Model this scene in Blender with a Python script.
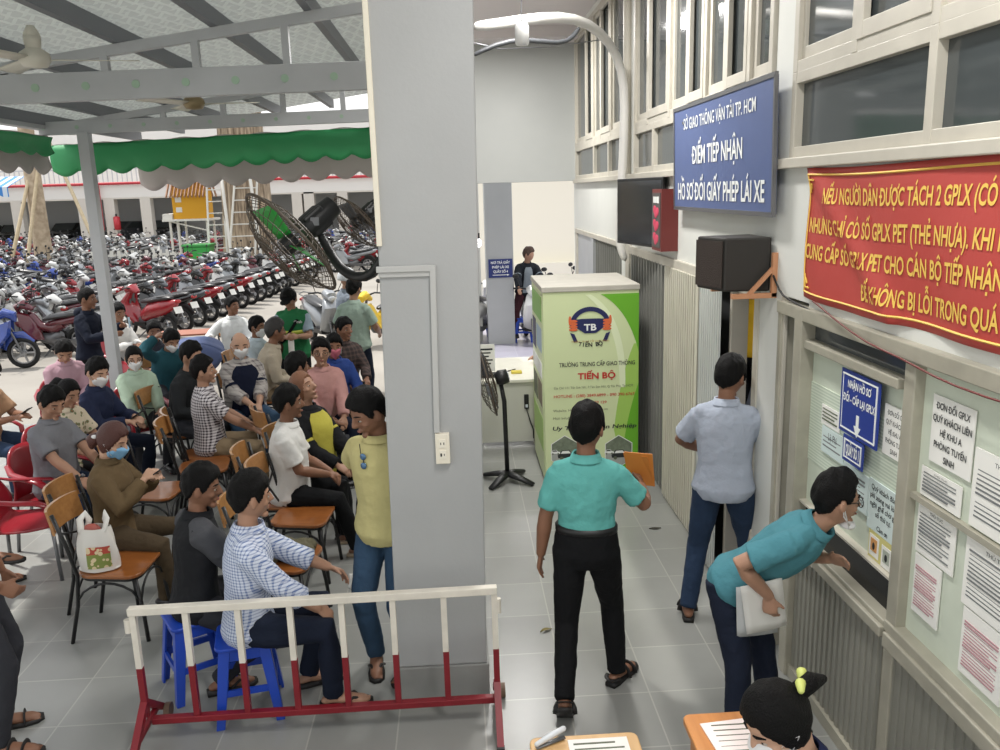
import bpy, math, random
import numpy as np
from math import sin, cos, pi, radians as rad, sqrt, atan2
from mathutils import Vector as V, Matrix as Mx, Euler, noise
R = random.Random(7)
for o in list(bpy.data.objects): bpy.data.objects.remove(o)
sc = bpy.context.scene
COL = sc.collection
# ------------------------------------------------------------------ camera
FPX, PITCH, YAW, ROLL, CH = 831.8, .2185, .04806, .02973, 2.75
_f = V((sin(YAW)*cos(PITCH), cos(YAW)*cos(PITCH), -sin(PITCH))); _r = V((cos(YAW), -sin(YAW), 0)); _d = _f.cross(_r)
cX = cos(ROLL)*_r+sin(ROLL)*_d; cY = -sin(ROLL)*_r+cos(ROLL)*_d
CAM = V((0, 0, CH))
cd = bpy.data.cameras.new('camera'); cam = bpy.data.objects.new('camera', cd); COL.objects.link(cam)
cd.sensor_fit = 'HORIZONTAL'; cd.sensor_width = 36; cd.lens = FPX/1000*36; cd.clip_start = .05; cd.clip_end = 500
m3 = Mx((cX, -cY, -_f)).transposed(); m4 = m3.to_4x4(); m4.translation = CAM; cam.matrix_world = m4
sc.camera = cam
def ray(x, y): return cX*((x-500)/FPX)+cY*((y-375)/FPX)+_f
def gz(x, y, z=0.0):
    d = ray(x, y); return CAM+d*((z-CH)/d.z)
def gy(x, y, Y):
    d = ray(x, y); return CAM+d*(Y/d.y)
# ------------------------------------------------------------------ light
sc.view_settings.view_transform = 'Standard'; sc.view_settings.look = 'None'
sc.view_settings.exposure = -0.12; sc.view_settings.gamma = 1.0; sc.view_settings.use_curve_mapping = False
w = bpy.data.worlds.new('sky'); sc.world = w; w.use_nodes = True
nt = w.node_tree; nt.nodes.clear()
out = nt.nodes.new('ShaderNodeOutputWorld'); bg = nt.nodes.new('ShaderNodeBackground')
grad = nt.nodes.new('ShaderNodeTexCoord'); sep = nt.nodes.new('ShaderNodeSeparateXYZ'); cr = nt.nodes.new('ShaderNodeValToRGB')
cr.color_ramp.elements[0].position = 0; cr.color_ramp.elements[0].color = (1, .99, .97, 1)
cr.color_ramp.elements[1].position = .7; cr.color_ramp.elements[1].color = (.92, .95, 1, 1)
nt.links.new(grad.outputs['Generated'], sep.inputs[0]); nt.links.new(sep.outputs[2], cr.inputs[0])
nt.links.new(cr.outputs[0], bg.inputs[0]); bg.inputs[1].default_value = 1.5; nt.links.new(bg.outputs[0], out.inputs[0])
sd = bpy.data.lights.new('sun', 'SUN'); sun = bpy.data.objects.new('sun', sd); COL.objects.link(sun)
sd.energy = 4.8; sd.angle = rad(3); sd.color = (1, .96, .9)
sun.rotation_euler = V((.35, -.2, -1)).to_track_quat('-Z', 'Y').to_euler(); sun.location = (-20, 20, 40)
def lamp(name, loc, e, size, color=(1, .98, .95)):
    l = bpy.data.lights.new(name, 'AREA'); l.energy = e; l.shape = 'RECTANGLE'; l.size = size[0]; l.size_y = size[1]; l.color = color
    o = bpy.data.objects.new(name, l); COL.objects.link(o); o.location = loc; return o
lamp('ceiling_tube_light', (.7, 2.2, 4.7), 80, (.3, 1.3)); lamp('ceiling_tube_light', (.7, 6.4, 4.7), 130, (.3, 1.3)); lamp('ceiling_tube_light', (.7, 10.5, 4.7), 120, (.3, 1.3))  # unseen area lamps, added to brighten the hall and its end wall
lamp('ceiling_tube_light', (.9, 17, 3.9), 70, (1.2, .3)); lamp('office_fill_light', (3.2, 6.5, 2.9), 60, (.3, 1.2))  # also unseen, added to brighten the passage and the office
# ------------------------------------------------------------------ materials
def lin(c):
    if isinstance(c, str):
        c = c.lstrip('#'); c = tuple(int(c[i:i+2], 16)/255 for i in (0, 2, 4))
    return tuple(x/12.92 if x <= .04045 else ((x+.055)/1.055)**2.4 for x in c)+(1,)
MATS = {}
def mat(name, col=None, rough=.6, metal=0., var=.0, vscale=8., bump=0., bscale=40., spec=.5, trans=0., alpha=1., emit=None, es=1., coat=0.):
    if name in MATS: return MATS[name]
    m = bpy.data.materials.new(name); MATS[name] = m; m.use_nodes = True
    t = m.node_tree; b = t.nodes['Principled BSDF']
    c = lin(col); b.inputs['Base Color'].default_value = c; b.inputs['Roughness'].default_value = rough
    b.inputs['Metallic'].default_value = metal; b.inputs['Specular IOR Level'].default_value = spec
    b.inputs['Alpha'].default_value = alpha; b.inputs['Transmission Weight'].default_value = trans; b.inputs['Coat Weight'].default_value = coat
    m.diffuse_color = c
    if emit: b.inputs['Emission Color'].default_value = lin(emit); b.inputs['Emission Strength'].default_value = es
    if var or bump:
        tc = t.nodes.new('ShaderNodeTexCoord')
        if var:
            n = t.nodes.new('ShaderNodeTexNoise'); n.inputs['Scale'].default_value = vscale; n.inputs['Detail'].default_value = 5
            h = t.nodes.new('ShaderNodeHueSaturation'); h.inputs['Color'].default_value = c
            mr = t.nodes.new('ShaderNodeMapRange'); mr.inputs[1].default_value = .3; mr.inputs[2].default_value = .7
            mr.inputs[3].default_value = 1-var; mr.inputs[4].default_value = 1+var
            t.links.new(tc.outputs['Object'], n.inputs['Vector']); t.links.new(n.outputs[0], mr.inputs[0])
            t.links.new(mr.outputs[0], h.inputs['Value']); t.links.new(h.outputs[0], b.inputs['Base Color'])
        if bump:
            n2 = t.nodes.new('ShaderNodeTexNoise'); n2.inputs['Scale'].default_value = bscale; n2.inputs['Detail'].default_value = 4
            bp = t.nodes.new('ShaderNodeBump'); bp.inputs['Strength'].default_value = bump; bp.inputs['Distance'].default_value = .02
            t.links.new(tc.outputs['Object'], n2.inputs['Vector']); t.links.new(n2.outputs[0], bp.inputs['Height'])
            t.links.new(bp.outputs[0], b.inputs['Normal'])
    return m
def pmat(name, fn, rough=.6, **k):
    """material whose base colour is built by fn(tree) -> colour socket"""
    if name in MATS: return MATS[name]
    m = mat(name, '#808080', rough, **k); t = m.node_tree
    t.links.new(fn(t), t.nodes['Principled BSDF'].inputs['Base Color']); return m
def nd(t, kind, **kw):
    n = t.nodes.new(kind)
    for k, v in kw.items(): setattr(n, k, v)
    return n
def mth(t, op, a, b=None):
    n = t.nodes.new('ShaderNodeMath'); n.operation = op
    for i, x in enumerate((a, b)):
        if x is None: continue
        if isinstance(x, (int, float)): n.inputs[i].default_value = x
        else: t.links.new(x, n.inputs[i])
    return n.outputs[0]
def mixc(t, f, a, b):
    n = t.nodes.new('ShaderNodeMix'); n.data_type = 'RGBA'
    if isinstance(f, (int, float)): n.inputs[0].default_value = f
    else: t.links.new(f, n.inputs[0])
    for i, x in ((6, a), (7, b)):
        if isinstance(x, tuple): n.inputs[i].default_value = x
        else: t.links.new(x, n.inputs[i])
    return n.outputs[2]
def objxyz(t):
    tc = t.nodes.new('ShaderNodeTexCoord'); s = t.nodes.new('ShaderNodeSeparateXYZ'); t.links.new(tc.outputs['Object'], s.inputs[0])
    return s.outputs[0], s.outputs[1], s.outputs[2], tc.outputs['Object']
def stripe(t, v, period, width):
    """1 inside a line of given width repeated every period along v"""
    return mth(t, 'LESS_THAN', mth(t, 'FRACT', mth(t, 'DIVIDE', v, period)), width/period)
# ------------------------------------------------------------------ mesh builder
class G:
    def __init__(s): s.v = []; s.f = []; s.m = []; s.mats = []; s.mi = 0
    def mat(s, m):
        if m not in s.mats: s.mats.append(m)
        s.mi = s.mats.index(m); return s
    def add(s, vs, fs):
        b = len(s.v); s.v += [tuple(p) for p in vs]; s.f += [tuple(i+b for i in f) for f in fs]; s.m += [s.mi]*len(fs); return s
    def box(s, c, d, rz=0., M=None):
        x, y, z = (k/2 for k in d); vs = [V((a*x, b*y, e*z)) for a in (-1, 1) for b in (-1, 1) for e in (-1, 1)]
        if rz: q = Mx.Rotation(rz, 3, 'Z'); vs = [q@p for p in vs]
        if M: vs = [M@p for p in vs]
        c = V(c); return s.add([p+c for p in vs], [(0, 1, 3, 2), (4, 6, 7, 5), (0, 4, 5, 1), (2, 3, 7, 6), (0, 2, 6, 4), (1, 5, 7, 3)])
    jit = 0
    def bb(s, x0, x1, y0, y1, z0, z1):
        G.jit = (G.jit+1) % 7; e = G.jit*.00035   # no two boxes share a plane
        x0, x1, y0, y1, z0, z1 = min(x0, x1)-e, max(x0, x1)+e, min(y0, y1)-e, max(y0, y1)+e, min(z0, z1)-e, max(z0, z1)+e
        return s.box(((x0+x1)/2, (y0+y1)/2, (z0+z1)/2), (abs(x1-x0), abs(y1-y0), abs(z1-z0)))
    def bar(s, a, b, wd, h=None, up=(0, 0, 1)):
        """box beam from a to b, width wd, height h"""
        a, b = V(a), V(b); h = h or wd; d = (b-a).normalized(); u = V(up)
        if abs(d.dot(u)) > .98: u = V((0, 1, 0))
        r = d.cross(u).normalized(); u = r.cross(d)
        vs = [p+r*(i*wd/2)+u*(j*h/2) for p in (a, b) for i, j in ((-1, -1), (1, -1), (1, 1), (-1, 1))]
        return s.add(vs, [(0, 1, 2, 3), (7, 6, 5, 4), (0, 4, 5, 1), (1, 5, 6, 2), (2, 6, 7, 3), (3, 7, 4, 0)])
    def loft(s, secs, cap=True):
        """secs: list of rings (equal length lists of points)"""
        n = len(secs[0]); vs = [p for r in secs for p in r]; fs = []
        for i in range(len(secs)-1):
            for j in range(n): fs.append((i*n+j, i*n+(j+1) % n, (i+1)*n+(j+1) % n, (i+1)*n+j))
        if cap:
            fs.append(tuple(range(n-1, -1, -1))); fs.append(tuple((len(secs)-1)*n+j for j in range(n)))
        return s.add(vs, fs)
    def tube(s, pts, r, n=8, sx=1., sy=1., ref=None, cap=True, rnd=False):
        """tube along pts; r number or list; elliptical by sx, sy (frame from ref)"""
        pts = [V(p) for p in pts]; k = len(pts); rs = list(r) if isinstance(r, (list, tuple)) else [r]*k
        tg = [(pts[min(i+1, k-1)]-pts[max(i-1, 0)]).normalized() for i in range(k)]
        u = V(ref) if ref else (V((0, 0, 1)) if abs(tg[0].z) < .9 else V((0, 1, 0)))
        secs = []
        if rnd:
            a, b = pts[0]-tg[0]*rs[0]*.6, pts[-1]+tg[-1]*rs[-1]*.6
            pts = [a]+pts+[b]; tg = [tg[0]]+tg+[tg[-1]]; rs = [rs[0]*.55]+rs+[rs[-1]*.55]
        for p, t, q in zip(pts, tg, rs):
            e = t.cross(u)
            if e.length < 1e-4: e = t.cross(V((1, .3, .2)))
            e.normalize(); u = e.cross(t).normalized()
            secs.append([p+e*(cos(2*pi*j/n)*q*sx)+u*(sin(2*pi*j/n)*q*sy) for j in range(n)])
        return s.loft(secs, cap)
    def cyl(s, a, b, r, r2=None, n=16): return s.tube([a, b], [r, r if r2 is None else r2], n)
    def lathe(s, prof, c=(0, 0, 0), n=20, axis='Z', M=None):
        vs = []; fs = []; k = len(prof); c = V(c)
        for rr, z in prof:
            for j in range(n):
                a = 2*pi*j/n; p = V((rr*cos(a), rr*sin(a), z))
                if axis == 'Y': p = V((p.x, p.z, p.y))
                if axis == 'X': p = V((p.z, p.x, p.y))
                if M: p = M@p
                vs.append(p+c)
        for i in range(k-1):
            for j in range(n): fs.append((i*n+j, i*n+(j+1) % n, (i+1)*n+(j+1) % n, (i+1)*n+j))
        if prof[0][0] > 1e-6: fs.append(tuple(range(n-1, -1, -1)))
        if prof[-1][0] > 1e-6: fs.append(tuple((k-1)*n+j for j in range(n)))
        return s.add(vs, fs)
    def ell(s, c, r, n=16, k=10, M=None):
        c = V(c); vs = []; fs = []
        for i in range(k+1):
            t = pi*i/k
            for j in range(n):
                a = 2*pi*j/n; p = V((sin(t)*cos(a)*r[0], sin(t)*sin(a)*r[1], -cos(t)*r[2]))
                vs.append((M@p if M else p)+c)
        for i in range(k):
            for j in range(n): fs.append((i*n+j, i*n+(j+1) % n, (i+1)*n+(j+1) % n, (i+1)*n+j))
        return s.add(vs, fs)
    def torus(s, c, r, q, n=24, k=8, M=None, a0=0., a1=2*pi):
        c = V(c); full = abs(a1-a0-2*pi) < 1e-4; N = n if full else n+1; vs = []; fs = []
        for i in range(N):
            a = a0+(a1-a0)*i/n
            for j in range(k):
                b = 2*pi*j/k; p = V(((r+q*cos(b))*cos(a), (r+q*cos(b))*sin(a), q*sin(b))); vs.append((M@p if M else p)+c)
        for i in range(n):
            for j in range(k): fs.append((i*k+j, ((i+1) % N)*k+j, ((i+1) % N)*k+(j+1) % k, i*k+(j+1) % k))
        return s.add(vs, fs)
    def prism(s, poly, d, O=(0, 0, 0), X=(1, 0, 0), Y=(0, 0, 1)):
        """2D polygon in plane (X,Y) at O, extruded by vector d"""
        O, X, Y, d = V(O), V(X), V(Y), V(d); n = len(poly)
        a = [O+X*p[0]+Y*p[1] for p in poly]; vs = a+[p+d for p in a]
        fs = [tuple(range(n)), tuple(range(2*n-1, n-1, -1))]+[(i, i+n, (i+1) % n+n, (i+1) % n) for i in range(n)]
        return s.add(vs, fs)
    def grid(s, fn, nu, nv):
        vs = [fn(i/nu, j/nv) for i in range(nu+1) for j in range(nv+1)]
        fs = [(i*(nv+1)+j, (i+1)*(nv+1)+j, (i+1)*(nv+1)+j+1, i*(nv+1)+j+1) for i in range(nu) for j in range(nv)]
        return s.add(vs, fs)
    def text(s, txt, c, right, up, h, wd=None, bold=0., shear=0., align='CENTER', d=0.):
        """lettering centred on c; h cap height of the line, wd fits the width"""
        vs, fs = text_mesh(txt, bold); xs = [p[0] for p in vs]; x0, x1 = min(xs), max(xs)
        k = h/.727; kx = k if wd is None else wd/(x1-x0); c, right, up = V(c), V(right), V(up); n_ = right.cross(up).normalized()
        off = (x0+x1)/2 if align == 'CENTER' else x0
        s.add([c+right*((p[0]-off)*kx+shear*p[1]*k)+up*((p[1]-.36)*k)+n_*p[2] for p in vs], fs); return s
    def build(s, name, m=None, parent=None, smooth=False, world=False, bevel=0., sub=0, solid=0., seg=2, ang=None):
        me = bpy.data.meshes.new(name); vs = s.v
        if world and parent: q = parent.location; vs = [(p[0]-q.x, p[1]-q.y, p[2]-q.z) for p in vs]
        me.from_pydata(vs, [], s.f)
        ms = s.mats if s.mats else [m]
        for x in ms: me.materials.append(x)
        if len(ms) > 1: me.polygons.foreach_set('material_index', s.m)
        if smooth: me.polygons.foreach_set('use_smooth', [True]*len(me.polygons))
        me.validate(); me.update()
        o = bpy.data.objects.new(name, me); COL.objects.link(o)
        if parent: o.parent = parent
        if bevel: b = o.modifiers.new('bevel', 'BEVEL'); b.width = bevel; b.segments = seg; b.limit_method = 'ANGLE'; b.angle_limit = rad(40)
        if solid: b = o.modifiers.new('solid', 'SOLIDIFY'); b.thickness = solid; b.offset = 0
        if sub: b = o.modifiers.new('sub', 'SUBSURF'); b.levels = sub; b.render_levels = sub
        if ang is not None and smooth:
            for e in me.edges: pass
            try: me.set_sharp_from_angle(angle=rad(ang))
            except Exception: pass
        return o
_TX = {}; _AD = {}
def raw_text(txt, bold=0.):
    if (txt, bold) in _TX: return _TX[(txt, bold)]
    c = bpy.data.curves.new('lettering', 'FONT'); c.body = txt; c.size = 1; c.offset = bold; c.resolution_u = 3; c.fill_mode = 'FRONT'
    o = bpy.data.objects.new('lettering', c); COL.objects.link(o)
    dg = bpy.context.evaluated_depsgraph_get(); ev = o.evaluated_get(dg); me = ev.to_mesh()
    r = ([tuple(p.co) for p in me.vertices], [tuple(p.vertices) for p in me.polygons]); ev.to_mesh_clear()
    bpy.data.objects.remove(o); bpy.data.curves.remove(c); _TX[(txt, bold)] = r; return r
def advance(ch):
    if ch not in _AD:
        wdt = lambda q: (lambda xs: max(xs)-min(xs))([p[0] for p in raw_text(q)[0]])
        _AD[ch] = wdt('I'+ch+'I')-wdt('II')
    return _AD[ch]
def text_mesh(txt, bold=0.):
    """lettering laid out letter by letter; the Vietnamese marks are drawn on the plain letters"""
    import unicodedata
    vs = []; fs = []; x = 0.; th = .075+bold*1.6
    def stroke(pts, t=th):
        for (ax, ay), (bx, by) in zip(pts, pts[1:]):
            L = math.hypot(bx-ax, by-ay) or 1; nx, ny = -(by-ay)/L*t/2, (bx-ax)/L*t/2; ux, uy = (bx-ax)/L*t*.2, (by-ay)/L*t*.2; b = len(vs)
            vs.extend([(ax-nx-ux, ay-ny-uy, .0008), (bx-nx+ux, by-ny+uy, .0008), (bx+nx+ux, by+ny+uy, .0008), (ax+nx-ux, ay+ny-uy, .0008)]); fs.append((b, b+1, b+2, b+3))
    for ch in txt:
        d = unicodedata.normalize('NFD', ch); base = d[0]; bar = base in '\u0110\u0111'
        base = {'\u0110': 'D', '\u0111': 'd'}.get(base, base); ad = advance(base)
        if base != ' ':
            if base in 'ij' and len(d) > 1 and '\u0323' not in d: base = '\u0131'
            gv, gf = raw_text(base, bold); b = len(vs); vs.extend([(p[0]+x, p[1], 0.) for p in gv]); fs.extend([tuple(i+b for i in f) for f in gf])
            x0, x1 = min(p[0] for p in gv)+x, max(p[0] for p in gv)+x; top = max(p[1] for p in gv); c = (x0+x1)/2
            if bar: yb = .35 if ch == '\u0110' else .60; stroke([(x0-.09, yb), (x0+.26, yb)] if ch == '\u0110' else [(x1-.33, yb), (x1+.07, yb)])
            k = .0; y = top+.10
            for m in d[1:]:
                if m == '\u0302': stroke([(c-.15, y-.02), (c, y+.09), (c+.15, y-.02)], th*.8); k = .2
                elif m == '\u0306': stroke([(c-.14, y+.08), (c-.07, y), (c+.07, y), (c+.14, y+.08)], th*.8); k = .1
                elif m == '\u031b': stroke([(x1-.06, top-.05), (x1+.06, top-.0), (x1+.07, top+.11)], th*.9)
            xx = c+k; yy = y+(.07 if k else 0)
            for m in d[1:]:
                if m == '\u0301': stroke([(xx-.06, yy-.03), (xx+.08, yy+.11)], th*.9)
                elif m == '\u0300': stroke([(xx+.05-2*k, yy-.03), (xx-.09-2*k, yy+.11)], th*.9)
                elif m == '\u0309': stroke([(xx-.06, yy+.10), (xx+.05, yy+.12), (xx+.06, yy+.05), (xx, yy-.01)], th*.75)
                elif m == '\u0303': y_ = y+(.15 if k else .03); stroke([(c-.14, y_), (c-.05, y_+.06), (c+.05, y_), (c+.14, y_+.06)], th*.8)
                elif m == '\u0323': stroke([(c-th*.5, -.14), (c+th*.5, -.14)], th*1.1)
        x += ad
    return vs, fs
for _b in (0., .01, .012, .015, .02, .028, .03, .035, .04):
    for _c in 'ABCDEGHIKLMNOPQRSTUVXYZFWJabcdeghiklmnopqrstuvxy0123456789.,:()-/@': raw_text(_c, _b); raw_text('I'+_c+'I') if _b == 0 else None
def tag(o, label, cat, group=None, kind=None):
    o['label'] = label; o['category'] = cat
    if group: o['group'] = group
    if kind: o['kind'] = kind
    return o
def thing(name, label, cat, loc=(0, 0, 0), rz=0., group=None):
    o = bpy.data.objects.new(name, None); COL.objects.link(o); o.location = loc; o.rotation_euler = (0, 0, rz); o.empty_display_size = .1
    return tag(o, label, cat, group)
def struct(o, label=None, cat=None):
    o['kind'] = 'structure'; o['label'] = label or o.name.replace('_', ' '); o['category'] = cat or o.name.split('_')[0].split('.')[0]; return o
def dup(root, loc, rz=0., label=None, group=None, swap=None, scale=None):
    r = root.copy(); COL.objects.link(r); r.location = loc; r.rotation_euler = (0, 0, rz)
    if scale: r.scale = scale
    if label: r['label'] = label
    if group: r['group'] = group
    for ch in root.children:
        c = ch.copy(); COL.objects.link(c); c.parent = r; sw(c, swap)
        for g in ch.children: d = g.copy(); COL.objects.link(d); d.parent = c; sw(d, swap)
    sw(r, swap)
    return r
def sw(o, swap):
    """repaint a copy: swap {material: material} on this object only"""
    if not swap or o.type != 'MESH': return
    for sl in o.material_slots:
        if sl.material in swap: k = swap[sl.material]; sl.link = 'OBJECT'; sl.material = k
# ================================================================== SETTING
W = 1.82                       # face of the right-hand wall
def tile_mat(name, a, grout, s, ox, oy, rough=.28, gw=.008):
    def fn(t):
        x, y, z, v = objxyz(t)
        gx = stripe(t, mth(t, 'ADD', x, 100*s-ox+gw/2), s, gw); gyy = stripe(t, mth(t, 'ADD', y, 100*s-oy+gw/2), s, gw)
        g = mth(t, 'MAXIMUM', gx, gyy)
        cx = mth(t, 'FLOOR', mth(t, 'DIVIDE', mth(t, 'ADD', x, 100*s-ox), s)); cyy = mth(t, 'FLOOR', mth(t, 'DIVIDE', mth(t, 'ADD', y, 100*s-oy), s))
        cmb = nd(t, 'ShaderNodeCombineXYZ'); t.links.new(cx, cmb.inputs[0]); t.links.new(cyy, cmb.inputs[1])
        wn = nd(t, 'ShaderNodeTexWhiteNoise'); t.links.new(cmb.outputs[0], wn.inputs[0])
        n = nd(t, 'ShaderNodeTexNoise'); n.inputs['Scale'].default_value = 2.5; n.inputs['Detail'].default_value = 6; t.links.new(v, n.inputs['Vector'])
        f = mth(t, 'ADD', mth(t, 'MULTIPLY', wn.outputs[0], .35), mth(t, 'MULTIPLY', n.outputs[0], .65))
        base = mixc(t, f, tuple(c*.80 for c in lin(a)[:3])+(1,), tuple(min(1, c*1.18) for c in lin(a)[:3])+(1,))
        return mixc(t, g, base, lin(grout))
    return pmat(name, fn, rough, spec=.5)
M_tile = tile_mat('grey_floor_tile', '#8f908c', '#a6a59f', .46, .975, 4.09)
M_tile2 = tile_mat('hall_floor_tile', '#9896a3', '#a9a8ae', .46, .975, 4.09)
M_conc = mat('parking_concrete', '#948f87', .9, var=.14, vscale=.5, bump=.2, bscale=30)
M_wall = mat('white_wall_paint', '#d9dad4', .7, var=.04, vscale=1.5)
M_grey = mat('grey_wall_paint', '#b3b5b2', .65, var=.04, vscale=1.2, bump=.06, bscale=60)
M_col = mat('column_paint', '#a6a8a8', .55, var=.05, vscale=1.5, bump=.05, bscale=50)
M_plinth = mat('column_plinth_paint', '#8d8e8b', .5, var=.1, vscale=4)
M_cream = mat('cream_paint', '#e6e0cf', .7)
M_trim = mat('aluminium_white', '#bfbaad', .45, var=.06, vscale=6)
M_trimd = mat('aluminium_aged', '#a39f90', .4, var=.12, vscale=7)
M_glass = mat('dark_window_glass', '#474c4d', .07, spec=.7)
M_alu = mat('brushed_corrugated_aluminium', '#9b9a90', .42, metal=.35, var=.06, vscale=2)
M_panel = mat('pale_green_panel', '#ccd4c3', .5, var=.03)
M_ceil = mat('ceiling_paint', '#dcd5d4', .8)
M_steel = mat('grey_painted_steel', '#b4b6b8', .5, var=.06, vscale=3)
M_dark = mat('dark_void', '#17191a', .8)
M_black = mat('black_plastic', '#18191a', .45)
M_red = mat('red_cloth', '#b5443d', .55, bump=.15, bscale=6)
g = G(); g.bb(-7.6, W+.1, -1.5, 10.6, -.12, 0); struct(g.build('floor', M_tile), 'grey square tile floor of the waiting area', 'floor')
g = G(); g.bb(-.7, 6.5, 10.6, 21, -.12, 0); g.bb(W+.1, 6.5, 2.5, 10.6, -.12, 0); struct(g.build('floor', M_tile2), 'bluish tile floor of the passage behind the cabinet', 'floor')
g = G(); g.grid(lambda u, v: (-75+u*(74.3+30), 10.6+v*75, -.03), 8, 8); struct(g.build('ground', M_conc), 'sunlit concrete ground of the motorbike parking', 'ground')
g = G(); g.bb(-75, -7.6, -3, 10.6, -.2, -.03); struct(g.build('ground', M_conc), 'concrete yard beside the waiting area', 'ground')
# right wall pieces
g = G()
g.bb(W, W+.12, 4.2, 12.7, 2.13, 2.84); g.bb(W, W+.12, 1.0, 4.2, 2.10, 2.84)      # band over the doors
g.bb(W-.005, W+.12, 4.5, 4.78, 2.84, 4.95); g.bb(W, W+.12, 8.45, 8.9, 2.84, 4.95); g.bb(W, W+.12, 12.5, 12.8, 0, 4.95)
g.bb(W, W+.12, 1.0, 12.7, 4.85, 4.97); g.bb(W, W+.12, 4.54, 4.93, 0, 2.13)
g.bb(W, W+.12, 8.6, 9.13, 0, 2.13)
struct(g.build('wall_right', M_wall, bevel=.004), 'white wall of the counter building', 'wall')
g = G(); g.bb(W-.05, W+.02, 1.0, 12.55, 2.82, 2.87); g.bb(W-.03, W+.02, 8.6, 12.55, 2.10, 2.16); g.bb(W-.03, W+.02, 4.9, 8.6, 2.07, 2.15)
struct(g.build('trim_1', M_trim, bevel=.006), 'thin ledge under the upper windows', 'trim')
g = G(); g.bb(W-.02, W, 4.47, 4.52, 0, 2.13); g.bb(W-.03, W+.01, 8.62, 8.80, 0, 2.12); g.bb(W-.02, W, 12.4, 12.6, 0, 2.16); g.cyl((W-.03, 8.72, 2.8), (W-.03, 8.72, 4.95), .045); 
struct(g.build('trim_2', M_trim, bevel=.004), 'white posts of the door frames', 'trim')
# windows of the upper storey
wn = [0]
def window(y0, y1, z0, z1, mull, sash=0, label=''):
    """glazed frame lying in the wall plane; mull: list of y of the mullions"""
    wn[0] += 1; g = G(); fr = .055; x0, x1 = W-.02, W+.06
    g.bb(x0, x1, y0, y1, z0, z0+fr); g.bb(x0, x1, y0, y1, z1-fr, z1)
    for y in [y0+fr/2, y1-fr/2]+mull: g.bb(x0-.004, x1, y-fr/2, y+fr/2, z0, z1)
    if sash:
        ys = sorted([y0]+mull+[y1])
        for i, (a, b) in enumerate(zip(ys, ys[1:])):
            xo = W-.028 if i % 2 else W+.0
            a += .03; b -= .03
            for c, d, e, f in ((a, b, z0+.05, z0+.12), (a, b, z1-.1, z1-.04), (a, a+.05, z0+.05, z1-.04), (b-.05, b, z0+.05, z1-.04)): g.bb(xo, xo+.03, c, d, e, f)
    o = struct(g.build('window_%d' % wn[0], M_trim, bevel=.003), label, 'window')
    p = G(); p.bb(W+.02, W+.028, y0+.02, y1-.02, z0+.02, z1-.02); p.build('pane', M_glass, o)
window(4.8, 8.45, 2.87, 3.30, [7.64, 6.87, 6.0, 5.4], 0, 'low transom window behind the blue board')
window(4.8, 8.45, 3.30, 4.86, [7.87, 7.09, 6.55, 6.09, 5.65, 5.19], 1, 'tall sliding window above the blue board')
window(1.2, 4.5, 2.87, 3.30, [3.18, 1.9], 0, 'wide transom window above the red banner')
window(1.2, 4.5, 3.30, 4.86, [3.82, 3.18, 2.5, 1.85], 1, 'sliding window above the transom over the red banner')
window(8.9, 12.5, 2.87, 3.32, [10.88, 9.84], 0, 'far transom window beside the grey end wall')
window(8.9, 12.5, 3.32, 4.86, [11.5, 10.9, 10.35, 9.7], 1, 'far tall window beside the white conduit')
# lower counter front: ledge, corrugated panels, mullions
def corr(y0, y1, z0, z1, x, pitch=.055, d=.008):
    pts = []; y = y0
    while y < y1-1e-6:
        for q, e in ((0, 0), (.45, 0), (.5, d), (.95, d)): pts.append((min(y+q*pitch, y1), e))
        y += pitch
    g = G(); n = len(pts); vs = [(x-e, yy, z) for z in (z0, z1) for yy, e in pts]; g.add(vs, [(i, i+1, n+i+1, n+i) for i in range(n-1)]); return g
o = struct(corr(3.24, 4.2, .06, .80, W-.005).build('wall_right_panel', M_alu), 'ribbed aluminium panel under the counter window', 'wall')
o = struct(corr(.9, 3.15, .06, .80, W-.005).build('wall_right_panel', M_alu), 'ribbed aluminium panel under the notice window', 'wall')
g = G(); g.bb(W, W+.05, .9, 4.3, 0, .82); g.bb(W-.03, W+.02, .9, 4.2, 0, .07); struct(g.build('baseboard_right', M_trimd), 'aluminium base rail of the counter', 'baseboard')
g = G(); g.bb(W-.05, W+.1, 3.2, 4.22, .80, .85); g.bb(W-.03, W+.1, 3.2, 4.22, .85, .875); g.bb(W-.045, W+.1, .9, 3.18, .775, .84); g.bb(W-.03, W+.08, .9, 3.2, .84, .885)
g.bb(W-.02, W+.06, 3.13, 3.205, 0, 2.1); g.bb(W-.045, W+.06, 4.18, 4.27, 0, 2.1); g.bb(W-.045, W+.06, .9, 4.53, 2.04, 2.11); g.bb(W-.03, W+.05, 3.24, 4.2, 1.9, 1.945)
g.bb(W-.03, W+.05, 4.49, 4.54, 0, 2.1)
struct(g.build('trim_3', M_trimd, bevel=.006), 'aged aluminium frame of the counter windows', 'trim')
g = G(); g.bb(W+.1, W+.14, 4.25, 4.54, 0, 2.1); g.bb(W-.0, W+.12, 4.36, 4.38, 0, 2.08); struct(g.build('wall_recess', M_steel, bevel=.003), 'grey panel in the narrow recess beside the counter window', 'wall')
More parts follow.
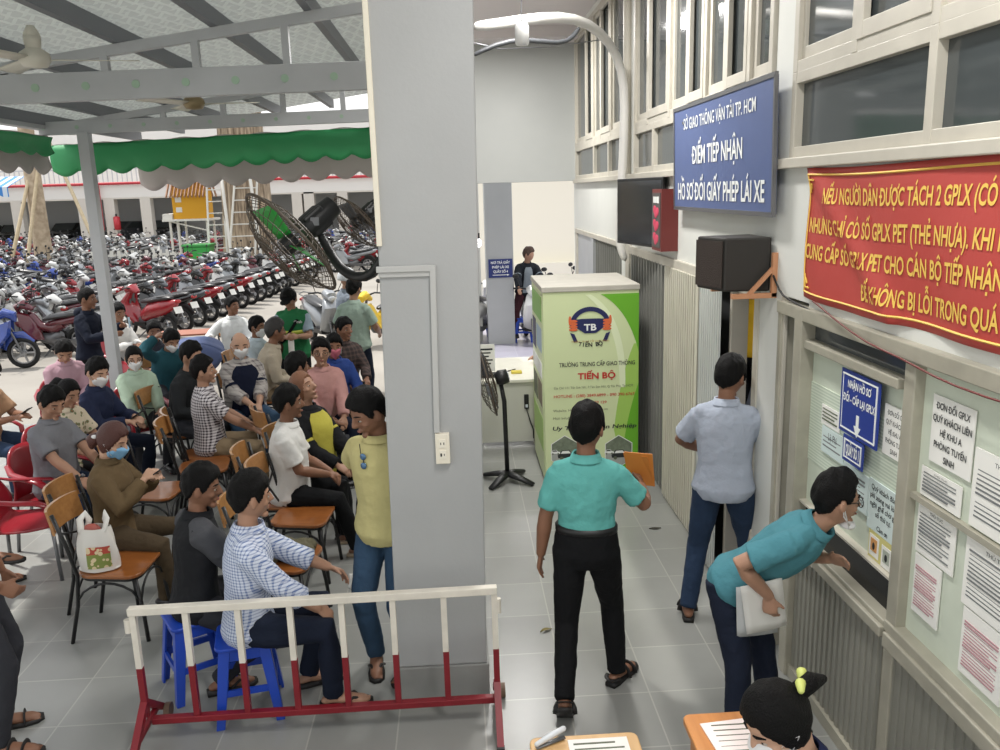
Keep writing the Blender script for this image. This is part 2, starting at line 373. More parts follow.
# counter window glass: upper greenish backing, dark glass below
wn[0] += 1; g = G(); g.bb(W+.03, W+.036, 3.2, 4.2, 1.06, 1.9); o = struct(g.build('window_%d' % wn[0], M_panel), 'counter service window with pale green backing', 'window')
M_pmesh = pmat('pale_green_mesh', lambda t: (lambda x, y, z, v: mixc(t, mth(t, 'MULTIPLY', stripe(t, mth(t, 'ADD', z, 10), .016, .008), .5), lin('#d3dccb'), lin('#9fb09d')))(*objxyz(t)), .6)
p = G(); p.bb(W+.026, W+.03, 3.2, 4.2, 1.3, 1.72); p.build('mesh_backing', M_pmesh, o)
p = G(); p.bb(W+.03, W+.036, 3.24, 4.2, 1.945, 2.05); p.build('pane', M_glass, o)
p = G(); p.bb(W+.03, W+.036, 3.2, 4.2, .86, 1.06); p.build('lower_pane', mat('black_glass', '#0b0a0c', .12, spec=.25), o)
p = G(); p.bb(W-.01, W+.03, 3.2, 4.2, 1.055, 1.065); p.build('glass_edge', M_trim, o)
wn[0] += 1; g = G(); g.bb(W+.026, W+.036, .9, 3.14, .87, 2.06); o = struct(g.build('window_%d' % wn[0], M_panel), 'pale green notice window beside the service counter', 'window')
p = G(); p.bb(W+.0, W+.03, .9, 3.14, 1.475, 1.497); p.build('cross_rail', M_trimd, o)
# service doorway and folding gates
g = G(); g.bb(W-.01, W+.1, 5.38, 5.42, 0, 2.1); g.bb(W-.01, W+.1, 4.90, 4.97, 0, 2.1); g.bb(W, W+.1, 4.9, 5.4, 2.08, 2.14); g.bb(W+.12, W+.16, 5.0, 5.1, 0, 2.1)
struct(g.build('door_1', M_trim, bevel=.004), 'open doorway beside the folding gate', 'door')
def slats(y0, y1, pitch, x, wd=.03, z0=.04, z1=2.08):
    g = G(); y = y0+pitch/2
    while y < y1: g.bb(x-.012, x+.012, y-wd/2, y+wd/2, z0, z1); y += pitch
    return g
def gate(y0, y1, pitch, x, m, label, n, lat=None, lm=None):
    o = struct(slats(y0, y1, pitch, x).build('door_%d' % n, m, bevel=.003), label, 'door')
    b = G(); b.bb(x+.012, x+.05, y0, y1, -.0, .03); b.bb(x+.012, x+.05, y0, y1, 2.05, 2.1); b.build('rail', m, o)
    k = G()
    for zz in (.35, .8, 1.25, 1.7):
        y = y0
        while y < y1-2*pitch:
            k.bar((x+.016, y, zz-.14), (x+.016, y+2*pitch, zz+.14), .014, .004, up=(1, 0, 0)); k.bar((x+.02, y, zz+.14), (x+.02, y+2*pitch, zz-.14), .014, .004, up=(1, 0, 0)); y += pitch
    k.build('scissor_brace', lm or m, o)
    return o
M_slw = mat('gate_cream_steel', '#c9c5b5', .45, var=.06, vscale=3); M_slg = mat('gate_grey_steel', '#85857f', .5, var=.08, vscale=3)
o = gate(5.92, 7.05, .062, W-.04, M_slw, 'cream folding gate pulled together beside the doorway', 2)
k = G(); k.bb(W-.1, W-.055, 6.0, 6.03, .85, 1.0); k.bb(W-.075, W-.05, 5.94, 5.99, 0, 2.08); k.build('handle_bar', M_slw, o)
gate(7.05, 8.6, .115, W-.02, M_slg, 'grey stretched section of the folding gate behind the cabinet', 3)
gate(9.15, 10.9, .13, W-.0, M_slg, 'far grey folding gate near the passage', 4)
o = corr(5.42, 5.90, .02, 2.08, W-.07, .05, .008); struct(o.build('door_5', mat('bright_zinc', '#cfd2cf', .4, metal=.3)), 'ribbed zinc door leaf folded beside the gate', 'door')
g = G(); g.bb(W+.02, W+.08, 5.4, 12.5, 0, 2.1); struct(g.build('wall_right_inner', M_dark), 'near-black slab standing in for the unlit room behind the folding gates', 'wall')  # darkness of the room behind the gates, painted as a near-black slab
g = G(); g.bb(W+.0, W+.03, 10.95, 12.4, 0, 2.1); g.bb(W-.03, W+.03, 10.9, 11.1, 0, 2.1); struct(g.build('door_6', M_steel), 'closed grey door at the far end of the wall', 'door')
# office seen through the doorway
g = G(); g.bb(5.4, 5.5, 2.5, 10, 0, 3.1); g.bb(W+.12, 5.5, 9.9, 10, 0, 3.1); g.bb(W+.12, 5.5, 2.5, 2.6, 0, 3.1); g.bb(W+.12, 5.5, 2.5, 10, 3.0, 3.1)
struct(g.build('wall_office', mat('office_paint', '#a9adb6', .7)), 'grey blue walls of the office inside the doorway', 'wall')
# end of the hall
g = G(); g.bb(-.55, W+.15, 12.68, 12.95, 2.86, 5.0); struct(g.build('wall_end', M_grey, bevel=.005), 'grey wall above the passage opening', 'wall')
g = G(); g.bb(-.9, 7.0, 21, 21.15, -.02, 4.2); g.bb(1.0, 4.5, 20.7, 21, -.02, .95); struct(g.build('wall_back', M_cream), 'cream wall behind the parked motorbikes', 'wall')
g = G(); g.bb(-.6, W+.2, .6, 12.9, 4.95, 5.1); struct(g.build('ceiling', M_ceil), 'pinkish white ceiling of the hall', 'ceiling')
g = G(); g.bb(-.6, W+.05, 12.2, 12.68, 4.80, 4.96); g.bb(-.6, W, 8.5, 8.8, 4.72, 4.96); struct(g.build('trim_4', M_ceil, bevel=.01), 'ceiling beam at the grey end wall', 'trim')
g = G(); g.bb(.53, 1.02, 14.95, 15.4, 0, 4.2); struct(g.build('column_far', M_col, bevel=.01), 'far grey column with the small blue sign', 'column')
g = G(); g.bb(.36, .44, 15.3, 15.38, 0, 4.0); struct(g.build('trim_5', M_wall), 'white pipe post behind the far column', 'trim')
g = G(); g.bb(-7.6, W+.1, -2.4, -2.2, 0, 3.4); struct(g.build('wall_rear', M_wall), 'unseen wall added behind the viewer to cut the light', 'wall')  # unseen, added to block sky light coming from behind the camera
# the big column
CY0 = 4.15
g = G(); sx = -.0135
def ring(z, a=0.): return [(-.415-a+sx*0+(.0135*z), CY0-a, z), (.078+a+.0135*z, CY0-a, z), (.078+a+.0135*z, CY0+.36+a, z), (-.415-a+.0135*z, CY0+.36+a, z)]
g.loft([ring(.2), ring(4.96)]); col = struct(g.build('column', M_col, bevel=.008), 'big grey column in the middle of the hall', 'column')
g = G(); g.loft([ring(0, .012), ring(.2, .012)]); g.build('plinth', M_plinth, col, bevel=.006)
g = G(); g.bb(-.62, -.22, 9.0, 9.4, 0, 4.3); struct(g.build('column_rear', M_col), 'column hidden behind the big column', 'column')
# trunking and outlet on the column
M_trk = mat('trunking_grey', '#b6b7b5', .5)
t = thing('cable_trunking', 'pale grey cable trunking bent at a right angle on the grey column', 'cable trunking', (-.2, CY0, 1.6))
g = G(); g.bb(-.395, -.115, CY0-.022, CY0, 2.37, 2.40); g.bb(-.385, -.13, CY0-.012, CY0, 2.345, 2.372); g.build('cover_horizontal', M_trk, t, world=True, bevel=.003)
g = G(); g.bar((-.118, CY0-.011, 2.40), (-.135, CY0-.011, 1.54), .03, .022, up=(0, 1, 0)); g.build('cover_vertical', M_trk, t, world=True, bevel=.003)
t = thing('power_outlet', 'white double power outlet at the end of the trunking on the column', 'power outlet', (-.11, CY0, 1.43))
g = G(); g.bb(-.145, -.073, CY0-.03, CY0, 1.375, 1.535); g.build('box', M_cream, t, world=True, bevel=.004)
g = G()
for z in (1.425, 1.485): g.bb(-.125, -.093, CY0-.034, CY0-.03, z-.02, z+.02)
g.build('socket_plate', mat('socket_white', '#e9e4d5', .4), t, world=True, bevel=.001)
g = G()
for z in (1.425, 1.485):
    for x in (-.118, -.102): g.bb(x-.002, x+.002, CY0-.0355, CY0-.034, z-.006, z+.006)
g.build('socket_slot', M_black, t, world=True)
g = G(); g.bb(-.385, -.36, CY0-.02, CY0+.02, 2.5, 4.95); tag(g.build('cream_conduit', M_cream, bevel=.004), 'cream conduit strip running up the left edge of the column', 'conduit')
# roof of the waiting area
RS = .14
def roof_z(x): return 3.88+RS*(x+2.7)
M_roof = pmat('translucent_roof_sheet', lambda t: (lambda x, y, z, v: mixc(t, mth(t, 'MULTIPLY', mth(t, 'MAXIMUM', stripe(t, mth(t, 'ADD', mth(t, 'ADD', x, y), 50), .11, .03), stripe(t, mth(t, 'ADD', mth(t, 'SUBTRACT', x, y), 50), .11, .03)), .8), lin('#7d7b75'), lin('#a6a9a1')))(*objxyz(t)), .5)
t_ = M_roof.node_tree; b_ = t_.nodes['Principled BSDF']; tr_ = t_.nodes.new('ShaderNodeBsdfTranslucent'); mx_ = t_.nodes.new('ShaderNodeMixShader')
tr_.inputs[0].default_value = (.75, .8, .76, 1); mx_.inputs[0].default_value = .13
t_.links.new(b_.outputs[0], mx_.inputs[1]); t_.links.new(tr_.outputs[0], mx_.inputs[2]); t_.links.new(mx_.outputs[0], [n for n in t_.nodes if n.type == 'OUTPUT_MATERIAL'][0].inputs[0])
g = G(); n = 150
g.grid(lambda u, v: (-4.3+u*3.9, 1.5+v*10.5, roof_z(-4.3+u*3.9)+.012*sin(v*10.5/.09*2*pi/1.6)), 10, 520)
struct(g.build('ceiling_shed', M_roof, smooth=True), 'corrugated translucent roof over the waiting people', 'ceiling')
M_pur = mat('dark_purlin_steel', '#74777c', .5)
for i, x in enumerate((-4.2, -3.62, -2.95, -2.27, -1.6, -.95)):
    g = G(); g.bar((x, 1.6, roof_z(x)-.075), (x, 11.9, roof_z(x)-.075), .06, .11); struct(g.build('trim_purlin', M_pur), 'dark purlin under the shed roof', 'beam')
def truss(Y, lab, hole):
    zl = (3.44, 3.63) if hole else (3.47, 3.6)
    tr = struct(G().bar((-4.25, Y, sum(zl)/2-.03), (-.42, Y, sum(zl)/2+.03), .06, zl[1]-zl[0]).build('beam', M_steel, bevel=.004), lab, 'beam')
    g = G(); g.bar((-4.25, Y, roof_z(-4.25)-.17), (-.42, Y, roof_z(-.42)-.17), .05, .07); g.build('top_chord', M_steel, tr)
    x = -3.6
    while x < -.5:
        g = G(); g.bar((x, Y, sum(zl)/2), (x, Y, roof_z(x)-.17), .05, .056, up=(0, 1, 0)); g.build('web_post', M_steel, tr); x += .62
    h = G(); x = -4.2
    while x < -.5:
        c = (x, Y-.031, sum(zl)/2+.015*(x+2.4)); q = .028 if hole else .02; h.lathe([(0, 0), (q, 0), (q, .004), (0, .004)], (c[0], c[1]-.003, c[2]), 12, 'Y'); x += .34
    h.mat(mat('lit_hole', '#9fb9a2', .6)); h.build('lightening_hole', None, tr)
truss(6.2, 'deep steel beam with round holes under the shed roof', 1); truss(9.2, 'farther steel beam resting on the grey pole', 0); truss(3.2, 'steel beam of the shed above the barrier', 1)
g = G(); g.bb(-3.86, -3.75, 9.14, 9.25, 0, 3.46); struct(g.build('column_pole', M_steel, bevel=.006), 'square grey pole holding up the shed roof', 'pole')
g = G(); g.bb(-3.95, -3.66, 9.05, 9.34, 0, .02); g.build('base_plate', M_steel, bpy.data.objects['column_pole'])
g = G(); g.bb(-4.3, -4.18, 1.6, 10, 3.50, 3.64); struct(g.build('trim_gutter', M_steel), 'gutter along the shed eave', 'gutter')
# ================================================================== PEOPLE
SKIN = {k: mat('skin_'+k, c, .5, var=.06, vscale=14, spec=.35) for k, c in dict(tan='#a9826b', brown='#86604b', light='#bf9880', dark='#6d4b3a').items()}
M_hair = mat('black_hair', '#070606', .65, spec=.2, bump=.5, bscale=160); M_hairb = mat('auburn_hair', '#4a241c', .45, bump=.5, bscale=160); M_hairo = mat('copper_hair', '#7d5238', .5, bump=.5, bscale=160)
M_hairg = mat('greying_hair', '#2c2a29', .5, bump=.5, bscale=160)
M_eyew = mat('eye_white', '#a59a8e', .3); M_iris = mat('eye_dark', '#1a1210', .2); M_lip = mat('lip', '#8f544a', .5)
M_maskw = mat('white_face_mask', '#e6e6e6', .8); M_maskb = mat('blue_face_mask', '#7fb2d8', .8); M_maskp = mat('pink_face_mask', '#c46a7c', .8)
M_sole = mat('dark_sandal', '#1d1b1a', .6); M_shoe = mat('black_leather_shoe', '#121212', .3); M_sandal = mat('beige_sandal', '#b9a88e', .6); M_bsandal = mat('brown_sandal', '#5d3a30', .6)
def cloth(name, c, var=.05, rough=.85, bump=.6): return mat(name, c, rough, var=var, vscale=5, bump=bump, bscale=14, spec=.2)
def check(name, base, line, p, wd, second=None):
    def fn(t):
        x, y, z, v = objxyz(t)
        h = mth(t, 'ADD', mth(t, 'MULTIPLY', x, .8), mth(t, 'ADD', mth(t, 'MULTIPLY', y, .6), 10)); z1 = mth(t, 'ADD', z, 10)
        a = stripe(t, h, p, wd); b = stripe(t, z1, p, wd); s = mth(t, 'MULTIPLY', mth(t, 'ADD', a, b), .5)
        c = mixc(t, s, lin(base), lin(line))
        if second:
            c = mixc(t, mth(t, 'MULTIPLY', mth(t, 'MAXIMUM', stripe(t, h, p*2.7, wd*1.6), stripe(t, z1, p*2.7, wd*1.6)), .6), c, lin(second))
        return c
    return pmat(name, fn, .85, spec=.2)
def floral(name, base, c1, c2):
    def fn(t):
        x, y, z, v = objxyz(t); n = nd(t, 'ShaderNodeTexVoronoi'); n.inputs['Scale'].default_value = 22; t.links.new(v, n.inputs['Vector'])
        c = mixc(t, mth(t, 'LESS_THAN', n.outputs['Distance'], .33), lin(base), lin(c1))
        return mixc(t, mth(t, 'LESS_THAN', n.outputs['Distance'], .15), c, lin(c2))
    return pmat(name, fn, .85, spec=.2)
M_denim = cloth('dark_denim', '#2a3a52', .12); M_navy = cloth('navy_trousers', '#1c2333'); M_blk = cloth('black_trousers', '#111214'); M_khaki = cloth('khaki_trousers', '#85745c')
M_gry = cloth('charcoal_trousers', '#34353a'); M_jean = cloth('blue_jeans', '#3a526b', .12)
def prp(a, b):
    """unit vector from a orthogonal to b"""
    e = a-b*a.dot(b)
    return e.normalized() if e.length > 1e-5 else V((1, 0, 0))
def ik(a, t, l1, l2, pole):
    d = t-a; L = d.length; M = (l1+l2)*.995
    if L > M: d = d*(M/L); t = a+d; L = M
    L = max(L, abs(l1-l2)+.02); u = d.normalized(); x = (l1*l1-l2*l2+L*L)/(2*L); h = sqrt(max(l1*l1-x*x, 0))
    return a+u*x+prp(V(pole), u)*h, t
def rings(secs, n=20):
    """secs: (centre, right, fwd, rx, ry)"""
    return [[c+r*(cos(2*pi*j/n)*rx)+f*(sin(2*pi*j/n)*ry*(1 if sin(2*pi*j/n) > 0 else .9)) for j in range(n)] for c, r, f, rx, ry in secs]
def sm(a, b, x): x = max(0, min(1, (x-a)/(b-a))); return x*x*(3-2*x)
def head_pt(az, el, k=1.):
    """point of the head surface in the head frame (y forward); az from front"""
    x = sin(az)*cos(el); y = cos(az)*cos(el); z = sin(el)
    p = V((x*.076, y*(.096 if y < 0 else .09), z*.116))
    if p.z < 0:
        q = min(1, -p.z/.116); p.x *= 1-.30*q**1.4
        if p.y < 0: p.y *= 1-.42*q
        else: p.y *= 1-.02*q; p.z *= 1.0
    return p*k
def shell(off, mask, nu=60, nv=44, jit=0., seed=0, wave=0.):
    """closed skin around the head: pushed out where mask is 1, sunk where 0"""
    vs = []; fs = []
    for i in range(nv+1):
        el = -pi/2+pi*i/nv
        for j in range(nu):
            az = -pi+2*pi*j/nu; p = head_pt(az, el); m = mask(az, el, p)
            nn = V((p.x/.076**2, p.y/.09**2, p.z/.116**2)).normalized()
            o = off(az, el, p) if callable(off) else off
            if jit: o += jit*noise.noise(V((p.x*40+seed, p.y*40, p.z*22)))
            vs.append(p+nn*(o*m-.014*(1-m)))
    for i in range(nv):
        for j in range(nu): fs.append((i*nu+j, i*nu+(j+1) % nu, (i+1)*nu+(j+1) % nu, (i+1)*nu+j))
    return vs, fs
def hair_mask(style):
    def f(az, el, p):
        a = abs(az)*180/pi
        pts = [(0, .062), (35, .052), (55, .035), (68, -.005), (80, -.012), (92, .028), (104, .0), (125, -.045), (180, -.072)]
        if style == 'bald': pts = [(0, .2), (70, .13), (85, .045), (110, .035), (180, .03)]
        if style == 'receding': pts = [(0, .082), (30, .085), (55, .06), (72, .01), (85, .0), (92, .028), (104, .0), (125, -.045), (180, -.072)]
        if style == 'long': pts = [(0, .066), (35, .055), (55, .01), (70, -.05), (95, -.09), (180, -.11)]
        for (a0, z0), (a1, z1) in zip(pts, pts[1:]):
            if a0 <= a <= a1: zl = z0+(z1-z0)*(a-a0)/(a1-a0); break
        zl += .007*noise.noise(V((az*7, .3, 1.7)))
        m = sm(zl-.008, zl+.008, p.z)
        if style == 'bald': m *= sm(.085, .06, p.z)
        return m
    return f
def person(label, head, az, pose='stand', hz=None, lean=10, side=0, twist=0, head_az=None, pitch=5, roll=0, hands=None, curl=(.5, .5), feet=None, S=1., skin='tan',
           top=None, sleeve='short', tuck=False, bottom=None, hair='short', hairm=None, mask=None, glasses=False, shoes='shoe', shoem=None, fat=0., vox=.008, open_=None, inner=None,
           extra=None, seat=.45, group=None, knees=None, loc=None, hand_dir=None, face=True, collar=True, top_hi=None, female=False, cuff=None, elbows=None, shorts=False, palm=None, cat='person', panel=None, hands_w=None, bend=1.):
    """one person. local frame: origin on the floor under the hips, +Y is where the body faces, +X its right-hand side."""
    hip = (seat+.085) if pose == 'sit' else .915*S
    if hz is not None: hip = hz
    P = V((0, 0, hip)); la = rad(lean)
    # spine
    def axes(a, s, tw):
        u = V((0, sin(a), cos(a))); q = Mx.Rotation(rad(s), 3, 'Y'); u = q@u; f = q@V((0, cos(a), -sin(a))); r = q@V((1, 0, 0))
        k = Mx.Rotation(rad(tw), 3, u); return k@r, k@f, u
    hs = [(-.10, .3), (-.03, .5), (.05, .7), (.12, .85), (.19, 1.), (.27, 1.1), (.34, 1.15), (.40, 1.2), (.45, 1.2), (.49, 1.15), (.52, 1.1), (.555, 1.0), (.60, .9)]
    c = P.copy(); prev = -.10; sp = []; r0, f0, u0 = axes(la*.3, 0, 0); c = P-u0*.10*S
    for h, k in hs:
        t01 = (h+.1)/.7; r, f, u = axes(la*(k if bend == 1. else 1), side*t01*1.3, twist*sm(.0, .75, t01)); c = c+u*(h-prev)*S; prev = h; sp.append((c.copy(), r, f, u))
    wd = .93 if female else 1.
    RX = [.125, .165, .16, .148, .146, .156, .165, .168, .15, .095, .064, .054, .052]; RY = [.10, .118, .112, .104, .104, .112, .115, .11, .095, .078, .064, .056, .054]
    fatk = [.3, .8, 1, 1.1, 1, .7, .4, .25, .1, 0, 0, 0, 0]
    RX = [x*wd*S+fat*.5*q for x, q in zip(RX, fatk)]; RY = [y*S+fat*q for y, q in zip(RY, fatk)]
    if female: RY[6] += .02; RY[7] += .012; RX[1] += .012
    nb, nr, nf, nu_ = sp[11]
    # head frame
    ha = rad((az if head_az is None else head_az)-az); hp = rad(pitch)
    hq = Mx.Rotation(-ha, 3, 'Z') @ Mx.Rotation(-hp, 3, 'X') @ Mx.Rotation(rad(roll), 3, 'Y')
    HS = S*1.10
    neck_top = sp[12][0]; HC = neck_top+hq@V((0, .018, .075))*HS
    def H(p): return HC+hq@(V(p)*HS)
    # placement
    if loc is None:
        d = ray(*head); tz = HC.z; pt = CAM+d*((tz-CH)/d.z); q = Mx.Rotation(rad(-az), 3, 'Z'); off = q@V((HC.x, HC.y, 0)); loc = (pt.x-off.x, pt.y-off.y, 0)
    if hands_w:
        hands = dict(hands or {}); q_ = Mx.Rotation(rad(az), 3, 'Z')
        for k_, p_ in hands_w.items(): hands[k_] = q_@(V(p_)-V(loc))
    B = G()
    bk_ = .94 if top else 1.
    B.loft(rings([(c+f*(fat*.45*q), r, f, x*bk_, y*bk_) for (c, r, f, u), x, y, q in zip(sp, RX, RY, fatk)]))
    B.tube([sp[11][0], H((0, .0, -.05))], [.052*S, .05*S], 14)
    # arms
    cs, rs, fs_, us = sp[9]; sh = {}
    arms = {}
    for sgn, key in ((1, 'r'), (-1, 'l')):
        A = cs+rs*(sgn*.155*S*wd)-us*.05*S-fs_*.01
        dflt = {'stand': V((sgn*.26, .10, hip-.10*S)), 'sit': V((sgn*.12, .36, hip+.12))}[pose]
        T = V(hands[key]) if hands and key in hands else dflt
        pole = V(elbows[key]) if elbows and key in elbows else (rs*sgn*.6-fs_*.6-us*.5)
        E, T = ik(A, T, .275*S, .245*S, pole); arms[key] = (A, E, T)
        k = .92 if female else 1
        B.tube([cs+rs*sgn*.06*S-us*.01, A], [.04*S, .04*S] if top else [.046*S, .05*S], 12, rnd=True)
        B.tube([A, A.lerp(E, .4), E, E.lerp(T, .3), E.lerp(T, .75), T], [(.042 if top else .054)*k*S, .05*k*S*(.92 if sleeve != 'none' and top else 1), .041*k*S, .043*k*S, .033*k*S, .027*k*S], 12, rnd=True)
        hd = (T-E).normalized()
        if hand_dir and key in hand_dir: hd = V(hand_dir[key]).normalized()
        pn = V(palm[key]) if palm and key in palm else (V((-sgn, 0, -.3)) if pose == 'stand' else V((-sgn*.5, 0, -1)))
        pn = prp(pn, hd); sd_ = hd.cross(pn)      # side axis; thumb side chosen below
        thumb = sd_*(-sgn) if sd_.dot(V((0, 1, .4))) * (-sgn) > 0 else sd_*sgn
        if abs(sd_.dot(V((0, 1, .4)))) < .15: thumb = sd_*sgn
        cu = curl[0] if key == 'r' else curl[1]
        pm = T+hd*.045*S
        B.tube([T-hd*.01, T+hd*.03*S, T+hd*.07*S, T+hd*.09*S], [.024*S, .036*S, .04*S, .036*S], 12, 1., .42, ref=pn)
        for i in range(4):
            o = (1.5-i)*.0195*S; b = T+hd*(.085-.006*abs(i-1.2))*S+thumb*o; ln = (.072, .08, .074, .058)[i]*S; pts = [b-hd*.02]; d = hd.copy(); cur = b
            for sgm in (.45, .32, .23):
                d = Mx.Rotation(0, 3, 'X')@(d*cos(cu*.75+.06*i*cu)+pn*sin(cu*.75+.06*i*cu)); d.normalize(); pts.append(cur.copy()); cur = cur+d*ln*sgm
                pn2 = prp(pn, d)
            pts.append(cur); B.tube(pts, [.0085*S, .0088*S, .0082*S, .0075*S, .0065*S], 8, rnd=True)
        tb = T+hd*.025*S+thumb*.026*S; td = (hd*.75+thumb*.7+pn*.35*(.4+cu)).normalized()
        B.tube([tb-td*.01, tb+td*.03*S, tb+td*.03*S+(td+pn*.3*cu+hd*.25).normalized()*.032*S], [.0125*S, .0105*S, .008*S], 8, rnd=True)
    # legs
    legs = {}
    for sgn, key in ((1, 'r'), (-1, 'l')):
        hj = P+V((sgn*.09*S, 0, -.035*S))
        dflt = {'stand': V((sgn*.11, -.02, .085)), 'sit': V((sgn*.13, .36, .085))}[pose]
        fspec = feet.get(key) if feet else None
        A = V(fspec[:3]) if fspec else dflt
        pole = V(knees[key]) if knees and key in knees else (V((sgn*.08, 1, .25)) if pose == 'stand' else V((sgn*.25, .6, 1)))
        K, A = ik(hj, A, .425*S, .405*S, pole); fy = rad(fspec[3]) if fspec and len(fspec) > 3 else rad(-sgn*8) ; fp = rad(fspec[4]) if fspec and len(fspec) > 4 else 0
        fd = Mx.Rotation(fy, 3, 'Z')@V((0, cos(fp), -sin(fp))); legs[key] = (hj, K, A, fd)
        lk = .88 if bottom and not shorts else 1.
        B.tube([hj, hj.lerp(K, .4), K, K.lerp(A, .3), K.lerp(A, .8), A], [.082*S*lk, .072*S*lk, .052*S*lk, .052*S*lk, .036*S, .034*S], 14, rnd=True)
        up = prp(V((0, 0, 1)), fd)
        B.tube([A-fd*.05*S-up*.045*S, A+fd*.0-up*.03*S, A+fd*.09*S-up*.045*S, A+fd*.16*S-up*.058*S, A+fd*.185*S-up*.062*S], [.028*S, .04*S, .038*S, .036*S, .024*S], 12, 1., .72, ref=up, rnd=True)
        for i in range(5): b = A+fd*(.165-.008*i*i*.5)*S-up*.066*S+fd.cross(up)*((i-2)*.015*S*sgn); B.tube([b, b+fd*.035*S], [.0085*S, .007*S], 6, rnd=True)
    # head
    hv = []; nu, nv = 28, 20
    B.loft([[H(head_pt(-pi+2*pi*j/nu, -pi/2+.04+(pi-.08)*i/nv)) for j in range(nu)] for i in range(nv+1)])
    if face:
        B.tube([H((0, .078, .022)), H((0, .097, -.01)), H((0, .104, -.022)), H((0, .088, -.034))], [.009*HS, .0115*HS, .0145*HS, .01*HS], 10, rnd=True)
        for q in (-1, 1): B.ell(H((q*.011, .088, -.026)), (.009, .009, .008), 8, 6); B.tube([H((q*.02, .083, .024)), H((q*.052, .066, .02))], [.008, .008], 8, rnd=True); B.ell(H((q*.045, .058, -.025)), (.022, .018, .02), 10, 8)
        B.ell(H((0, .078, -.062)), (.028, .014, .012), 12, 8, hq); B.ell(H((0, .066, -.096)), (.026, .022, .018), 12, 8, hq)
    for q in (-1, 1) if hair not in ('long', 'clip', 'bun') else (): B.ell(H((q*.079, -.006, -.008)), (.008*HS, .019*HS, .031*HS), 10, 8, hq@Mx.Rotation(rad(q*18), 3, 'Z'))
    nm = 'person'
    body = B.build(nm, SKIN[skin], None, smooth=True); body.location = loc; body.rotation_euler = (0, 0, rad(-az))
    tag(body, label, cat, group)
    md = body.modifiers.new('fuse', 'REMESH'); md.mode = 'VOXEL'; md.voxel_size = vox; md.use_smooth_shade = True
    md = body.modifiers.new('relax', 'SMOOTH'); md.factor = .5; md.iterations = 3
    PAR = {}
    def part(g, name, m, vx=None, it=3, wr=0.):
        o = g.build(name, m, PAR.get(name) or body, smooth=True)
        if name in ('shirt', 'jacket', 'face_mask'): PAR[{'shirt': 'collar', 'jacket': 'collar', 'face_mask': 'mask_loop'}[name]] = o
        if vx:
            q = o.modifiers.new('fuse', 'REMESH'); q.mode = 'VOXEL'; q.voxel_size = vx; q.use_smooth_shade = True
            q = o.modifiers.new('relax', 'SMOOTH'); q.factor = .5; q.iterations = it
            if wr:
                q = o.modifiers.new('creases', 'DISPLACE'); q.texture = CREASE; q.strength = wr; q.mid_level = .5; q.texture_coords = 'LOCAL'
        return o
    cv = max(.011, vox*1.2)
    # lower garment
    if bottom:
        g = G(); ex = .020 if tuck else .017
        g.loft(rings([(c+f*(fat*.45*q), r, f, x+ex, y+ex) for (c, r, f, u), x, y, q in list(zip(sp, RX, RY, fatk))[:4]]))
        for k in 'rl':
            hj, K, A, fd = legs[k]
            e = A.lerp(K, .0 if not shorts else .9)+V((0, 0, .0)); ku = K+(e-K)*1.0
            if shorts: g.tube([hj+V((0, 0, .02)), hj.lerp(K, .4), K, ku], [.098*S, .09*S, .085*S, .088*S], 14)
            else: g.tube([hj+V((0, 0, .02)), hj.lerp(K, .4), K, K.lerp(A, .35), A+(A-K).normalized()*.015], [.102*S+fat*.15, .09*S+fat*.1, .07*S, .066*S, .056*S], 14)
        part(g, 'trousers' if not shorts else 'shorts', bottom, cv, 3, .012)
        if tuck:
            g = G(); c, r, f, u = sp[3]; c = c-u*.002*S
            g.loft(rings([(c+f*(fat*.45)-u*.018, r, f, RX[3]+.025, RY[3]+.025), (c+f*(fat*.45)+u*.018, r, f, RX[3]+.025, RY[3]+.025)])); part(g, 'belt', M_black, None)
    # upper garment
    if top:
        def shirt(ex, i0, m, nm_, slv, hi=None, flare=0., front_open=False):
            g = G(); S2 = list(zip(sp, RX, RY, fatk))[i0:10]
            secs = [(c+f*(fat*.45*q), r, f, x+ex+(flare if n < 2 else 0), y+ex+(flare if n < 2 else 0)) for n, ((c, r, f, u), x, y, q) in enumerate(S2)]
            c, r, f, u = sp[10]; secs.append((c-u*.012*S, r, f, .072*S+ex*.6, .072*S+ex*.6))
            g.loft(rings(secs))
            for sgn, k in ((1, 'r'), (-1, 'l')):
                A, E, T = arms[k]
                g.tube([cs+rs*sgn*.05*S-us*.012, A], [.05*S+ex*.3, .054*S+ex*.4], 12, rnd=True)
                if slv == 'short': g.tube([A, A.lerp(E, .45), A.lerp(E, .78)], [.056*S+ex*.5, .059*S+ex*.5, .064*S+ex*.5], 14)
                elif slv == 'none': pass
                else:
                    w_ = {'long': .93, 'rolled': .55}[slv]
                    g.tube([A, A.lerp(E, .5), E, E.lerp(T, .4 if slv == 'long' else .3), E.lerp(T, w_)], [.056*S+ex*.5, .057*S+ex*.5, .053*S+ex*.5, .053*S+ex*.5, .042*S+ex*.5 if slv == 'long' else .052*S+ex*.5], 14, rnd=False)
            return part(g, nm_, m, cv, 3, .016)
        lo = 2 if tuck else 0
        sh_ = shirt(.013 if tuck else .022, lo, top, 'shirt' if not inner else 'inner_shirt', sleeve if not inner else 'short', None, .0 if tuck else .016)
        if inner: sh_.data.materials[0] = inner; jk = shirt(.036, 0, top, 'jacket', sleeve, None, .02)
        if panel:
            for k in 'rl':
                A, E, T = arms[k]; g = G(); g.tube([cs.lerp(A, .55)+us*.012, A+us*.004, A.lerp(E, .45), A.lerp(E, .9)], [.066*S, .084*S, .083*S, .078*S], 14, rnd=True); part(g, 'shoulder_panel', panel, .012, 3, .012)
